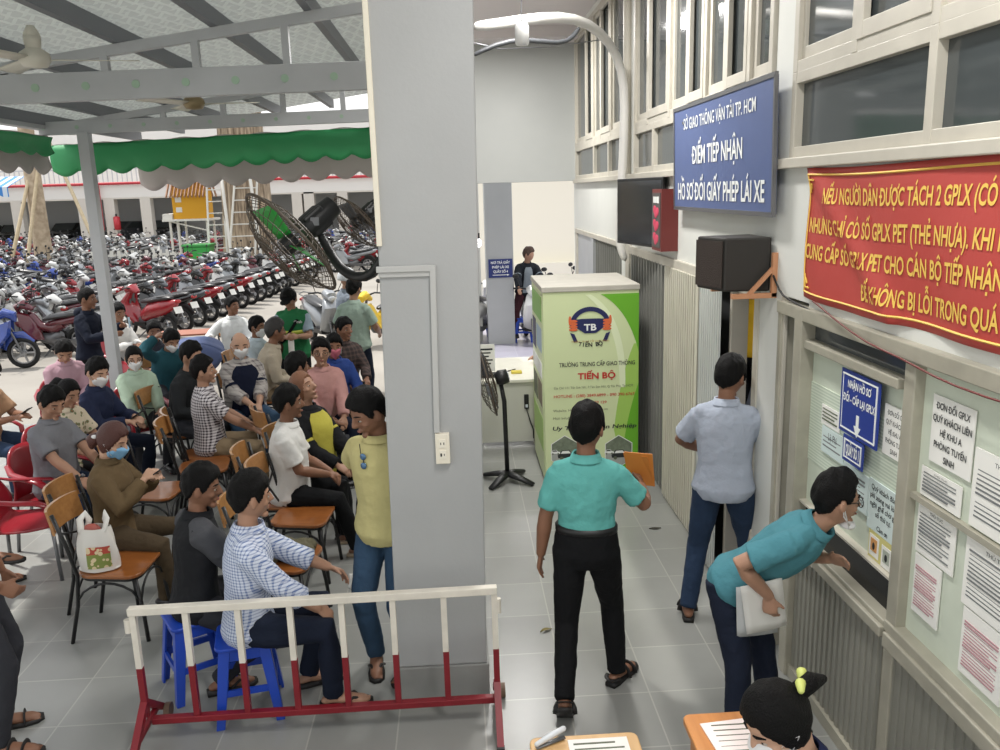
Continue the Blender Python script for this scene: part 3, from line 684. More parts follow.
        if collar:
            g = G(); c, r, f, u = sp[10]
            g.loft(rings([(c-u*.02, r, f, .084*S, .086*S), (c+u*.022+f*.004, r, f, .066*S, .07*S), (c+u*.03+f*.006, r, f, .074*S, .08*S), (c-u*.012, r, f, .094*S, .098*S)], 18), False)
            part(g, 'collar', top if not inner else top, None)
        if inner and open_:      # the open front: a strip of the inner shirt on the chest
            g = G(); S2 = list(zip(sp, RX, RY, fatk))[1:10]; n = 8; w2 = open_
            def fr(i, j, o):
                (c, r, f, u), x, y, q = S2[i]; a = (j/n-.5)*2*w2*(1.25-.05*i); sx_ = (x+.04); sy_ = (y+.046+o)
                return c+f*(fat*.45*q)+r*(sin(a)*sx_)+f*(cos(a)*sy_)
            vs = [fr(i, j, o) for o in (0, .006) for i in range(len(S2)) for j in range(n+1)]; m_ = len(S2)*(n+1)
            fs2 = [(o*m_+i*(n+1)+j, o*m_+i*(n+1)+j+1, o*m_+(i+1)*(n+1)+j+1, o*m_+(i+1)*(n+1)+j) for o in (0, 1) for i in range(len(S2)-1) for j in range(n)]
            g.add(vs, fs2); part(g, 'shirt_front', inner, None)
    # hair
    if hair:
        hm = hairm or M_hair; g = G(); st = {'short': 'short', 'bald': 'bald', 'receding': 'receding', 'long': 'long', 'bun': 'long', 'tail': 'long', 'clip': 'long', 'crop': 'short'}[hair]
        vol = .019 if hair in ('short', 'receding') else .011
        vs, fs2 = shell(lambda a, e, p: vol*(.5+.9*max(0, p.z)/.116+.25*max(0, cos(a))*sm(.03, .08, p.z)) if hair != 'bald' else .005, hair_mask(st), jit=.009 if hair in ('short', 'receding') else .003, seed=len(bpy.data.objects))
        g.add([H(p) for p in vs], fs2)
        if hair == 'bun': g.ell(H((0, -.115, -.045)), (.04, .045, .04), 14, 10); g.tube([H((0, -.09, -.02)), H((0, -.12, -.06)), H((0, -.11, -.10))], [.04, .045, .02], 12, rnd=True)
        if hair == 'clip': g.tube([H((0, -.085, .035)), H((0, -.14, .035)), H((.015, -.175, .0))], [.03, .03, .012], 10, rnd=True)
        if hair == 'tail': g.tube([H((0, -.09, .06)), H((0, -.13, .05)), H((0, -.16, -.0)), H((0.01, -.15, -.09))], [.03, .038, .04, .012], 12, rnd=True)
        if hair == 'long': g.tube([H((0, -.06, .0)), H((0, -.09, -.08)), H((0, -.10, -.17))], [.07, .075, .05], 14, 1.1, .6, ref=hq@V((0, 1, 0)), rnd=True)
        part(g, 'hair', hm, None)
    if face:
        for q in (-1, 1):
            g = G(); g.mat(M_eyew).ell(H((q*.033, .0735, .0)), (.0145*HS, .008*HS, .0058*HS), 12, 8, hq); g.mat(M_iris).ell(H((q*.033, .0785, .0)), (.0075*HS, .005*HS, .0056*HS), 10, 6, hq); part(g, 'eye', None)
            g = G(); g.tube([H((q*.017, .088, .026)), H((q*.035, .0845, .030)), H((q*.054, .066, .024))], [.0035, .0045, .0025], 6); part(g, 'eyebrow', hairm or M_hair)
        if not mask: g = G(); g.ell(H((0, .0905, -.0615)), (.021, .0055, .0065), 12, 6, hq); part(g, 'lips', M_lip)
    if mask:
        mm, low = mask if isinstance(mask, tuple) else (mask, 0)
        g = G(); vs, fs2 = shell(lambda a, e, p: .010+.024*math.exp(-(a/.42)**2), lambda a, e, p: sm(.066, .05, abs(p.x))*sm(.0, .02, p.y)*sm(-.113, -.10, p.z)*sm(-.004, -.018, p.z))
        g.add([H(p+V((0, -low*.35, -abs(low)))) for p in vs], fs2); part(g, 'face_mask', mm)
        for q in (-1, 1):
            g = G(); g.tube([H((q*.055, .055, -.03-abs(low))), H((q*.079, .012, .0)), H((q*.081, -.012, -.01)), H((q*.058, .05, -.075-abs(low)))], .002, 5); part(g, 'mask_loop', M_maskw)
    if glasses:
        g = G()
        for q in (-1, 1): g.torus(H((q*.034, .094, -.002)), .022, .0022, 16, 6, hq@Mx.Rotation(rad(90), 3, 'X')); g.tube([H((q*.056, .092, .004)), H((q*.079, .0, .008))], .002, 5)
        g.tube([H((-.012, .096, .0)), H((.012, .096, .0))], .002, 5); part(g, 'glasses', M_black)
    # footwear
    for k, sgn in (('r', 1), ('l', -1)):
        if not shoes: break
        hj, K, A, fd = legs[k]; up = prp(V((0, 0, 1)), fd); sm_ = shoem or (M_shoe if shoes == 'shoe' else M_sole); g = G(); rt = fd.cross(up)
        def sole(th, gw): return [[A+fd*(y*S)+rt*(x*S*gw)-up*(.083*S+z) for z in (0, th) for x, y in ()] for _ in ()]
        out = [(-.028, -.075), (.028, -.075), (.036, -.02), (.034, .05), (.044, .12), (.038, .18), (.012, .208), (-.02, .205), (-.042, .17), (-.044, .11), (-.034, .04), (-.036, -.02)]
        q0 = A-up*.085*S
        if shoes == 'shoe':
            g.tube([A-fd*.062*S-up*.048*S, A-up*.04*S, A+fd*.09*S-up*.05*S, A+fd*.17*S-up*.06*S, A+fd*.20*S-up*.066*S], [.036*S, .046*S, .046*S, .043*S, .03*S], 14, 1., .78, ref=up, rnd=True)
            g.prism([(x*S*1.08, y*S*1.03) for x, y in out], up*.018, q0, rt, fd); part(g, 'shoe', sm_)
        else:
            g.prism([(x*S*1.1, y*S*1.04) for x, y in out], up*.022, q0, rt, fd)
            if shoes == 'flip':
                for s2 in (-1, 1): g.tube([q0+rt*.003+fd*.165*S+up*.03, q0+rt*s2*.03*S+fd*.11*S+up*.058*S, q0+rt*s2*.046*S+fd*.045*S+up*.02], .008, 8)
            else:
                for yy, hh in ((.125, .05), (.06, .066)):
                    pts = [q0+rt*(cos(pi*i/8)*.05*S)+fd*yy*S+up*(sin(pi*i/8)*hh*S+.012) for i in range(9)]; g.tube(pts, .019*S, 8, .28, 1., ref=up)
                if shoes == 'strap':
                    pts = [q0+rt*(cos(pi*i/8)*.042*S)-fd*(sin(pi*i/8)*.05*S+.03)+up*.05*S for i in range(9)]; g.tube(pts, .013*S, 8, 1., .3)
            part(g, {'flip': 'flip_flop', 'sandal': 'sandal', 'strap': 'sandal'}[shoes], sm_)
    # points of the finished figure in world space, for things it holds or sits on
    rot = Mx.Rotation(rad(-az), 3, 'Z'); wl = lambda p: rot@p+V(loc)
    info = dict(body=body, rot=rot, hands={k: wl(a[2]) for k, a in arms.items()}, hand_d={k: rot@((a[2]-a[1]).normalized()) for k, a in arms.items()}, loc=V(loc), head=wl(HC), H=H, sp=sp, arms=arms, legs=legs, part=part, hq=hq, wl=wl, az=az, RX=RX, RY=RY, S=S)
    return info
CREASE = bpy.data.textures.new('creases', 'CLOUDS'); CREASE.noise_scale = .09; CREASE.noise_depth = 2
# ================================================================== FURNITURE
def wood(name, a, b, sc_=2.2, rough=.3):
    def fn(t):
        x, y, z, v = objxyz(t); m = nd(t, 'ShaderNodeMapping'); m.inputs['Scale'].default_value = (14, 1.5, 14); t.links.new(v, m.inputs[0])
        n = nd(t, 'ShaderNodeTexNoise'); n.inputs['Scale'].default_value = sc_; n.inputs['Detail'].default_value = 6; t.links.new(m.outputs[0], n.inputs['Vector'])
        return mixc(t, n.outputs[0], lin(a), lin(b))
    return pmat(name, fn, rough, coat=.3)
M_wood = wood('varnished_seat_wood', '#6b3a1c', '#a8672f'); M_woodl = wood('chair_back_wood', '#8a5a30', '#bb8a54'); M_table = wood('orange_table_wood', '#a0622c', '#c98a4c', 2.5, .4); M_table2 = wood('pale_table_wood', '#c59a63', '#ddb784', 2.5, .5)
M_blackm = mat('black_metal', '#141415', .4); M_redp = mat('red_plastic', '#8e1c28', .28); M_bluep = mat('blue_plastic', '#1d45b0', .35); M_steelp = mat('steel_tube', '#77787b', .35, metal=.6)
def rrect(w, d, r, n=5):
    p = []
    for cx, cy, a0 in ((w/2-r, d/2-r, 0), (-w/2+r, d/2-r, 90), (-w/2+r, -d/2+r, 180), (w/2-r, -d/2+r, 270)):
        for i in range(n+1): a = rad(a0+90*i/n); p.append((cx+r*cos(a), cy+r*sin(a)))
    return p
def wood_chair(label, x, y, az, group='wooden chairs of the waiting area', proto=[]):
    if proto: return dup(proto[0], (x, y, 0), rad(-az), label)
    t = thing('wooden_chair', label, 'chair', (x, y, 0), rad(-az), group); proto.append(t)
    g = G(); p = [(px*(1+.12*(py/.2)), py) for px, py in rrect(.40, .42, .09, 6)]
    g.prism(p, (0, 0, .022), (0, 0, .432), (1, 0, 0), (0, 1, 0)); g.build('seat', M_wood, t, bevel=.006, seg=3)
    g = G(); g.prism([(a*.94, b*.94) for a, b in p], (0, 0, .02), (0, 0, .410), (1, 0, 0), (0, 1, 0)); g.build('seat_frame', M_blackm, t, bevel=.004)
    g = G(); n = 12
    def bk(u, v, o): a = (u-.5)*1.9; return V((sin(a)*.235, -.225-.10+cos(a)*-.0+.11*(1-cos(a))-o+(-.03*v), .73+.16*v))
    vs = [bk(i/n, j/4, o) for o in (0, .018) for i in range(n+1) for j in range(5)]; m_ = (n+1)*5; fs = []
    for o in (0, 1): fs += [(o*m_+i*5+j, o*m_+i*5+j+1, o*m_+(i+1)*5+j+1, o*m_+(i+1)*5+j) for i in range(n) for j in range(4)]
    bd = [(i, 0) for i in range(n+1)]+[(n, j) for j in range(1, 5)]+[(i, 4) for i in range(n-1, -1, -1)]+[(0, j) for j in range(3, 0, -1)]
    for (i, j), (k, l) in zip(bd, bd[1:]+bd[:1]): fs.append((i*5+j, k*5+l, m_+k*5+l, m_+i*5+j))
    g.add(vs, fs); g.build('backrest', M_woodl, t, smooth=True, ang=40)
    for q in (-1, 1):
        g = G(); g.tube([(q*.175, .17, .42), (q*.19, .20, .2), (q*.205, .215, 0)], .013, 8); g.build('leg', M_blackm, t, smooth=True)
        g = G(); g.tube([(q*.20, -.27, 0), (q*.185, -.21, .25), (q*.175, -.19, .45), (q*.18, -.23, .65), (q*.195, -.285, .87)], .013, 8); g.build('leg', M_blackm, t, smooth=True)
    g = G()
    for q in (-1, 1): g.tube([(q*.178, -.21, .47), (0, -.235, .68), (-q*.18, -.25, .74)], .008, 6)
    g.build('back_brace', M_blackm, t, smooth=True)
    g = G()
    for a, b in (((.19, .195), (-.19, .195)), ((.19, .195), (.185, -.215)), ((-.19, .195), (-.185, -.215)), ((.185, -.215), (-.185, -.215))):
        g.tube([(a[0]+(b[0]-a[0])*k/8, a[1]+(b[1]-a[1])*k/8, .27+.13*sin(pi*k/8)**.6) for k in range(9)], .008, 6)
    g.build('arched_stretcher', M_blackm, t, smooth=True)
    return t
def red_chair(label, x, y, az, group='red plastic armchairs', proto=[]):
    if proto: return dup(proto[0], (x, y, 0), rad(-az), label)
    t = thing('plastic_armchair', label, 'chair', (x, y, 0), rad(-az), group); proto.append(t)
    def pt(u, v):
        a = (u-.5)*2
        if v < .45: k = v/.45; y_ = .23-.42*k; z_ = .425-.02*sin(pi*k)+.012*a*a; w_ = .24+.01*k
        else: k = (v-.45)/.55; y_ = -.19-.05*k-.07*k*k; z_ = .42+.42*k-.10*abs(a)**3*k; w_ = .25-.045*k*k+.0*k
        return V((a*w_, y_+.075*a*a*(sm(.35, .75, v)), z_))
    g = G(); g.grid(lambda u, v: pt(u, v), 16, 10); g.build('seat', M_redp, t, smooth=True, solid=.01)
    g = G(); g.grid(lambda u, v: pt(u, .45+v*.55)+V((0, .004, 0)), 16, 10); g.build('backrest', M_redp, t, smooth=True, solid=.016)
    for q in (-1, 1):
        g = G(); g.tube([(q*.215, -.23, .72), (q*.265, -.14, .675), (q*.285, 0, .655), (q*.285, .13, .64), (q*.28, .205, .60), (q*.262, .225, .5), (q*.24, .215, .41)], [.02, .03, .034, .034, .034, .032, .03], 10, 1., .42, ref=(0, 0, 1), rnd=True); g.build('armrest', M_redp, t, smooth=True)
        for yy in (.19, -.2): g = G(); g.tube([(q*.2, yy, .42), (q*.235, yy*1.12, 0)], .014, 8); g.build('leg', M_steelp, t, smooth=True)
    return t
def stool(label, x, y, az, h=.45, w=.30, group='blue plastic stools', proto={}):
    if h in proto: return dup(proto[h], (x, y, 0), rad(-az), label)
    t = thing('plastic_stool', label, 'stool', (x, y, 0), rad(-az), group); proto[h] = t
    s = w/2; g = G(); g.prism(rrect(w, w, .045), (0, 0, .02), (0, 0, h-.02), (1, 0, 0), (0, 1, 0)); g.build('seat', M_bluep, t, bevel=.007, seg=3)
    e = lambda z: s*.86+(h-z)*.105
    for a in (-1, 1):
        for b in (-1, 1):
            g = G(); secs = []
            for z in (h-.015, h*.5, 0):
                k = e(z); wl = .062-.018*(1-z/h); th = .014
                pts = [(0, 0), (-wl, 0), (-wl, -th), (-th, -th), (-th, -wl), (0, -wl)]
                secs.append([V((a*(k+p[0]), b*(k+p[1]), z)) for p in pts])
            g.loft(secs); g.build('leg', M_bluep, t, bevel=.003)
    g = G()
    for z, hh in ((h-.05, .07), (h*.42, .035)):
        k = e(z)-.012
        for a in (-1, 1): g.bb(-k, k, a*k-.006, a*k+.006, z-hh/2, z+hh/2); g.bb(a*k-.006, a*k+.006, -k, k, z-hh/2, z+hh/2)
        g.build('apron' if hh > .05 else 'side_rail', M_bluep, t); g = G()
    return t
# ---- small held things
M_screen = mat('phone_screen', '#20242c', .1)
def phone(label, pos, up, face, case=None):
    """flat phone: up = long axis, face = screen normal"""
    up = V(up).normalized(); face = prp(V(face), up); r = up.cross(face); M = Mx((r, face, up)).transposed()
    t = thing('phone', label, 'phone', tuple(pos)); g = G(); g.box((0, 0, 0), (.074, .008, .152), M=M); g.build('body', case or M_black, t, bevel=.003)
    g = G(); g.box(face*.0045, (.068, .001, .142), M=M); g.build('screen', M_screen, t); return t
def paper(label, pos, right, up, w, h, m=None, n=1, name='paper_sheet', cat='paper', parent=None):
    right, up = V(right).normalized(), V(up).normalized(); nn = right.cross(up); g = G(); pos = V(pos)
    g.grid(lambda u, v: right*((u-.5)*w)+up*((v-.5)*h)+nn*(.006*sin(u*3)), 6, 6)
    o = g.build(name, m or M_paper, None, smooth=True, solid=.002*n); o.location = pos; return tag(o, label, cat)
M_paper = mat('white_paper', '#e9e8e2', .8)
# empty seats between the people
for x, y, az, lb in ((-2.27, 5.16, 92, 'empty wooden chair in front, carrying the white plastic bag'), (-1.21, 5.85, 95, 'empty wooden chair behind the head of the man in gingham'), (-2.30, 7.15, 80, 'empty wooden chair in front of the man in the black windbreaker'),
                     (-2.52, 6.55, 95, 'empty wooden chair with a bright seat behind the woman in brown'), (-1.20, 5.12, 100, 'wooden chair holding the olive jacket beside the gingham shirt')):
    wood_chair(lb, x, y, az)
red_chair('empty red armchair facing the woman in brown from the left', -3.30, 6.08, 75); red_chair('empty red armchair with its high back to the mauve shirt', -4.25, 9.95, 200)

t = thing('jacket', 'crumpled olive jacket lying on the seat of a wooden chair', 'jacket', (-1.20, 5.12, .455)); M_ol = cloth('olive_cloth', '#5f5b48')
g = G()
for i, (x, y, a, b_, h) in enumerate(((-.06, .02, .16, .13, .05), (.08, -.02, .13, .12, .06), (.0, .08, .14, .08, .045), (-.1, -.06, .1, .09, .05), (.12, .08, .08, .08, .04))): g.ell((x, y, h*.8), (a, b_, h), 14, 10, Mx.Rotation(i*.9, 3, 'Z'))
o = g.build('cloth_folds', M_ol, t, smooth=True); q = o.modifiers.new('f', 'REMESH'); q.mode = 'VOXEL'; q.voxel_size = .012; q.use_smooth_shade = True; q = o.modifiers.new('c', 'DISPLACE'); q.texture = CREASE; q.strength = .05; q.texture_coords = 'LOCAL'
# plastic bag hanging on the chair back
t = thing('plastic_bag', 'white plastic carrier bag with a coloured print on the wooden chair', 'bag', (-2.36, 5.08, .462))
M_bag = mat('thin_white_plastic', '#dcd9d2', .35)
def bagp(u, v):
    a = 2*pi*u; k = 1-.25*v+.10*sin(pi*v); return V((cos(a)*.125*k*(1+.05*sin(5*a+v*6)), sin(a)*.075*k*(1+.08*cos(4*a+v*5)), .28*v))
g = G(); g.grid(bagp, 36, 12); g.prism([(.13*cos(a*pi/8), .065*sin(a*pi/8)) for a in range(16)], (0, 0, .01), (0, 0, 0), (1, 0, 0), (0, 1, 0)); g.build('bag_body', M_bag, t, smooth=True)
for q in (-1, 1):
    g = G(); g.tube([(q*.07, -.03, .265), (q*.085, -.0, .33), (q*.06, .03, .36), (q*.045, .04, .31), (q*.06, .03, .265)], .022, 8, 1, .35, rnd=True); g.build('handle', M_bag, t, smooth=True)
M_print = pmat('bag_print', lambda t: (lambda x, y, z, v: (lambda n: (t.links.new(v, n.inputs['Vector']), mixc(t, mth(t, 'LESS_THAN', n.outputs['Distance'], .4), mixc(t, mth(t, 'GREATER_THAN', z, .12), lin('#7e8a45'), lin('#b34a3a')), lin('#d9c7a0')))[1])(nd(t, 'ShaderNodeTexVoronoi')))(*objxyz(t)), .4)
M_print.node_tree.nodes['Voronoi Texture'].inputs['Scale'].default_value = 28
g = G(); g.grid(lambda u, v: (lambda p: V((p.x*1.03, p.y*1.05-.003, p.z)))(bagp(.70+.20*u, .10+.5*v)), 10, 8); g.build('print', M_print, t, smooth=True)
g = G(); g.ell((-.02, .0, .255), (.06, .035, .045), 12, 8); g.build('red_bundle', mat('bundle_red', '#a5564c', .5), t, smooth=True)
# blue umbrella drying behind the people, brick coloured table
pu = gz(192, 372, 0.35); pu = gy(190, 366, 10.9)
t = thing('umbrella', 'open slate blue umbrella leaning behind the person in dark teal', 'umbrella', tuple(pu)); M_umb = cloth('slate_blue_nylon', '#56638a', rough=.6)
Mu = Mx.Rotation(rad(25), 3, 'X')@Mx.Rotation(rad(-20), 3, 'Y'); n = 8; g = G()
def dome(u, v):
    a = 2*pi*u; f_ = abs(((u*n) % 1)-.5)*2; r_ = .52*sin(v*1.25)/sin(1.25)*(1-.06*(1-f_)*v); return Mu@V((r_*cos(a), r_*sin(a), .34*(cos(v*1.25)-cos(1.25))/(1-cos(1.25))-.03*(1-f_)*v))
g.grid(dome, 48, 8); g.build('canopy', M_umb, t, smooth=True, solid=.004)
for i in range(n): g = G(); g.tube([dome(i/n, v/6)-Mu@V((0, 0, .008)) for v in range(7)], .004, 5); g.build('rib', M_blackm, t)
g = G(); g.tube([Mu@V((0, 0, .40)), Mu@V((0, 0, -.42))], .008, 8); g.build('shaft', M_steelp, t); g = G(); g.torus(Mu@V((.03, 0, -.42)), .03, .011, 12, 8, Mu@Mx.Rotation(pi/2, 3, 'X'), pi, 2*pi); g.build('handle', M_blackm, t)
t = thing('folding_table', 'brick coloured folding table under the arm of the man in the open white shirt', 'table', (-4.0, 13.0, 0), rad(8))
g = G(); g.bb(-.75, .55, -.25, .25, .72, .75); g.build('table_top', mat('brick_laminate', '#9a5f4a', .5), t, bevel=.006)
for x in (-.55, .4):
    for q in (-1, 1): g = G(); g.bar((x, q*.2, 0), (x, -q*.2, .72), .022); g.build('leg', M_blackm, t)
g = G(); g.bar((-.55, 0, .36), (.4, 0, .36), .018); g.build('stretcher', M_blackm, t)
# ================================================================== THE PEOPLE OF THE PHOTO
SEATS = []
def P(label, head, az, seat=None, chair_label=None, off=(0, 0), **k):
    i = person(label, head, az, **k)
    if seat:
        q = i['rot']@V((off[0], off[1]-.02, 0))+i['loc']
        {'wood': wood_chair, 'red': red_chair, 'stool': stool}[seat](chair_label, q.x, q.y, az)
    return i
sit = dict(pose='sit')
M_teal = cloth('turquoise_polo', '#5fa8a2'); M_teal2 = cloth('teal_polo', '#4d8590'); M_gpolo = cloth('pale_grey_polo', '#a9b1bf'); M_ypolo = cloth('pale_yellow_polo', '#c6bd85')
M_wht = cloth('white_shirt', '#d9d8d4'); M_wchk = check('blue_white_gingham', '#cfd6e4', '#5e73a3', .017, .006); M_bchk = check('black_white_check', '#d6d2d4', '#3a3038', .026, .012)
M_plaid = check('grey_plaid', '#a9a4a0', '#6d6668', .05, .016, '#c6c0ba'); M_jkt = cloth('black_jacket', '#202124'); M_brn = cloth('olive_brown_jacket', '#63523a'); M_gy = cloth('grey_polo', '#76777c')
# -- right-hand side, standing
i30 = P('man in a turquoise polo walking away past the cabinet with an orange folder', (587, 428), 12, pose='stand', head_az=28, pitch=2, lean=1, top=M_teal, tuck=True, bottom=M_blk, shoes='strap', skin='brown', vox=.006, S=.955,
        hands={'r': (.29, .30, 1.12), 'l': (-.25, .02, .80)}, feet={'r': (.16, .12, .085, -30), 'l': (-.10, -.30, .16, 5, 42)}, curl=(.9, .3), elbows={'r': (.4, -.6, -.5)}, face=True)
h = i30['hands']['r']+i30['hand_d']['r']*.10
t = thing('folder', 'orange folder held by the man in the turquoise polo', 'folder', tuple(h)); M_or = mat('orange_card', '#e08a3c', .6)
g = G(); Mq = Mx.Rotation(rad(-25), 3, 'Z')@Mx.Rotation(rad(20), 3, 'X'); g.box((0, 0, .05), (.16, .004, .23), M=Mq); g.build('cover', M_or, t)
g = G(); g.box((.0, .02, .04), (.155, .003, .22), M=Mx.Rotation(rad(-40), 3, 'Z')@Mx.Rotation(rad(24), 3, 'X')); g.build('flap', M_or, t)
i31 = P('man in a pale grey polo and dark jeans standing at the doorway', (730, 377), 22, pose='stand', head_az=45, pitch=14, lean=4, top=M_gpolo, bottom=M_denim, shoes='sandal', skin='brown', vox=.006, S=.99,
        hands={'r': (.18, .34, .98), 'l': (-.15, .30, 1.02)}, curl=(.7, .7), elbows={'r': (1, -.4, -.2), 'l': (-1, -.4, -.2)}, feet={'l': (-.19, -.10, .085, 10), 'r': (.20, .26, .085, -20)})
i32 = P('man in a teal polo bending down to the counter window, mask on his chin', (836, 499), 128, pose='stand', head_az=88, pitch=4, lean=45, hz=.93, top=M_teal2, bottom=M_navy, shoes='shoe', skin='tan', vox=.006, hair='receding', glasses=True, bend=0., S=.93,
        hands={'r': (.24, .24, .88), 'l': (-.12, .42, 1.04)}, curl=(.9, .3), feet={'l': (-.13, .20, .085), 'r': (.12, .10, .085)}, elbows={'r': (.5, -.8, .0), 'l': (-.3, -.3, -1)}, hands_w={'r': gy(769, 596, 3.40)}, hand_dir={'r': (.0, .1, -1)})
g = G(); g.ell(i32['H']((0, .062, -.112)), (.05, .035, .022), 14, 8, i32['hq']); fm_ = i32['part'](g, 'face_mask', M_maskw)
for q in (-1, 1): g = G(); g.tube([i32['H']((q*.05, .05, -.10)), i32['H']((q*.082, .0, -.05)), i32['H']((q*.084, -.012, .01)), i32['H']((q*.06, .045, -.115))], .003, 5); i32['part'](g, 'mask_loop', M_maskw)
hy = i32['hands']['r'].y
paper('white printed papers hanging from the hand of the bending man', gy(764, 606, hy+.03), (.96, -.05, .22), (-.2, -.15, 1), .19, .27, M_paper, 2, 'document', 'papers')
paper('translucent plastic sleeve behind the papers of the bending man', gy(757, 610, hy+.05), (.97, -.05, .1), (-.1, -.15, 1), .19, .28, mat('clear_sleeve', '#c9cccc', .2), 1, 'document_sleeve', 'papers')
# -- middle
i4 = P('man in a pale yellow polo standing behind the column looking down', (369, 412), 205, pose='stand', head_az=238, pitch=22, lean=3, top=M_ypolo, bottom=M_jean, shoes='flip', skin='brown', vox=.006,
       hands={'r': (.20, -.16, .98), 'l': (-.2, -.16, .98)}, feet={'r': (.12, .02, .085, 30), 'l': (-.11, 0, .085, 0)})
q = i4['wl'](i4['sp'][8][0]+i4['sp'][8][2]*.125+V((.03, 0, -.01)))
t = thing('sunglasses', 'sunglasses hanging from the neck of the yellow polo', 'glasses', tuple(q)); rq = i4['rot']
for s_ in (-1, 1): g = G(); g.ell(rq@V((.0, .012, s_*.026-.02)), (.02, .006, .02), 12, 6, rq); g.build('lens', mat('mirror_lens', '#5b7a99', .1, metal=.6), t, smooth=True)
g = G(); g.tube([rq@V((0, .01, .0)), rq@V((0, .01, -.04))], .003, 6); g.tube([rq@V((.02, .0, .0)), rq@V((.03, -.01, .07))], .0025, 6); g.build('frame', M_black, t)
i3 = P('man in a blue and white gingham shirt sitting on the front blue stool', (250, 497), 78, 'stool', 'blue plastic stool under the man in the gingham shirt', pose='sit', head_az=60, pitch=3, lean=5, top=M_wchk, sleeve='rolled', bottom=M_navy, shoes='flip', skin='tan', vox=.006,
       hands={'r': (.12, .50, .46), 'l': (-.18, .52, .64)}, curl=(.8, .6), feet={'r': (.13, .42, .085), 'l': (-.12, .30, .085)}, elbows={'r': (.5, -.3, -.6), 'l': (-.5, -.2, -.6)})
paper('small white paper pinched in the left hand of the man in gingham', i3['hands']['l']+i3['hand_d']['l']*.15+V((0, 0, -.03)), (1, .2, 0), (.1, .1, 1), .05, .09)
i2 = P('man in a dark jacket sitting on the rear blue stool beside the gingham shirt', (201, 487), 58, 'stool', 'blue plastic stool under the man in the dark jacket', pose='sit', head_az=82, pitch=8, lean=7, S=.96, panel=cloth('charcoal_panel', '#4a4b4f'), top=M_jkt, sleeve='long', bottom=M_gry, shoes='flip', skin='brown', vox=.006,
       hands={'r': (.12, .42, .55), 'l': (-.12, .42, .55)}, feet={'r': (.16, .05, .085), 'l': (-.1, .3, .085)})
i5 = P('woman in an olive brown jacket and blue mask looking at her phone', (112, 440), 92, 'wood', 'wooden chair under the woman in the brown jacket', pose='sit', head_az=97, pitch=24, lean=2, S=.96, top=M_brn, sleeve='long', bottom=cloth('brown_skirt', '#4c4030'), shoes='shoe', skin='light', female=True, hair='bun', hairm=M_hairb, mask=M_maskb, vox=.006,
       hands={'r': (.05, .27, .90), 'l': (-.06, .29, .88)}, curl=(.9, .9))
q = i5['hands']['r']*.5+i5['hands']['l']*.5+i5['rot']@V((0, .07, .05)); phone('phone held by the woman in the brown jacket', q, i5['rot']@V((0, .8, .5)), i5['rot']@V((0, -.5, .8)))
t = thing('hair_clip', 'white hair clip in the bun of the woman in brown', 'hair clip', tuple(i5['wl'](i5['H']((.03, -.10, -.01))))); g = G(); g.ell((0, 0, 0), (.022, .014, .014)); g.build('clip', M_maskw, t, smooth=True)
i28 = P('man in a white short sleeved shirt and black trousers with clasped hands', (288, 403), 88, 'wood', 'wooden chair under the man in the white shirt and black trousers', pose='sit', head_az=75, pitch=0, lean=4, top=M_wht, bottom=M_blk, shoes='sandal', shoem=M_sandal, skin='brown', vox=.007, fat=.03,
        hands={'r': (.03, .33, .64), 'l': (-.03, .34, .64)}, curl=(.9, .9), feet={'r': (.14, .52, .085), 'l': (-.13, .42, .085)})
i27 = P('woman with copper hair in a yellow top and black cardigan looking up', (303, 388), 118, 'wood', 'wooden chair under the woman in the yellow top', pose='sit', head_az=110, pitch=-22, lean=-2, top=cloth('black_cardigan', '#17181b'), sleeve='long', inner=cloth('lemon_top', '#b9b04c'), open_=.75, bottom=M_blk, skin='tan', female=True, hair='long', hairm=M_hairo, vox=.007, fat=.03,
        hands={'r': (.09, .32, .62), 'l': (-.09, .38, .60)})
i18 = P('man in a black and white checked shirt seen from behind', (203, 371), 68, 'wood', 'wooden chair under the man in the checked shirt', pose='sit', head_az=80, pitch=-4, lean=0, top=M_bchk, bottom=M_khaki, skin='tan', hair='short', vox=.007, fat=.015,
        hands={'r': (.14, .45, .60), 'l': (-.14, .42, .62)}, feet={'r': (.15, .45, .085), 'l': (-.12, .4, .085)})
i17 = P('bald man in a white mask, open grey plaid shirt and navy tee', (240, 345), 152, 'wood', 'wooden chair under the bald man', pose='sit', head_az=160, pitch=10, lean=4, top=M_plaid, sleeve='rolled', inner=cloth('navy_tee', '#161c30'), open_=.72, bottom=M_jean, skin='light', hair='bald', mask=M_maskw, vox=.007, fat=.045, S=1.05,
        hands={'r': (.02, .40, .66), 'l': (-.05, .42, .66)}, curl=(.9, .9))
i24 = P('man in a pink shirt and glasses talking, beside the green vest', (321, 352), 158, 'wood', 'wooden chair under the man in the pink shirt', pose='sit', head_az=170, pitch=0, lean=6, top=cloth('pink_shirt', '#c2938e'), sleeve='long', bottom=M_navy, skin='tan', glasses=True, vox=.007, fat=.03, S=1.02, hands={'r': (.1, .4, .62), 'l': (-.1, .42, .62)})
i25 = P('man in a royal blue shirt and pink mask behind the pink shirt', (334, 346), 150, 'wood', 'wooden chair under the man in the blue shirt', pose='sit', head_az=165, pitch=6, lean=6, S=.96, top=cloth('royal_blue_shirt', '#2f4788'), sleeve='long', bottom=M_blk, skin='brown', mask=M_maskp, vox=.008)
i26 = P('dark haired man in a dark plaid shirt next to the mint polo', (344, 329), 150, 'wood', 'wooden chair under the man in the dark plaid shirt', pose='sit', head_az=130, pitch=2, lean=2, top=check('dark_plaid', '#3a3433', '#5a4a46', .05, .02), sleeve='long', bottom=M_blk, skin='brown', vox=.008)
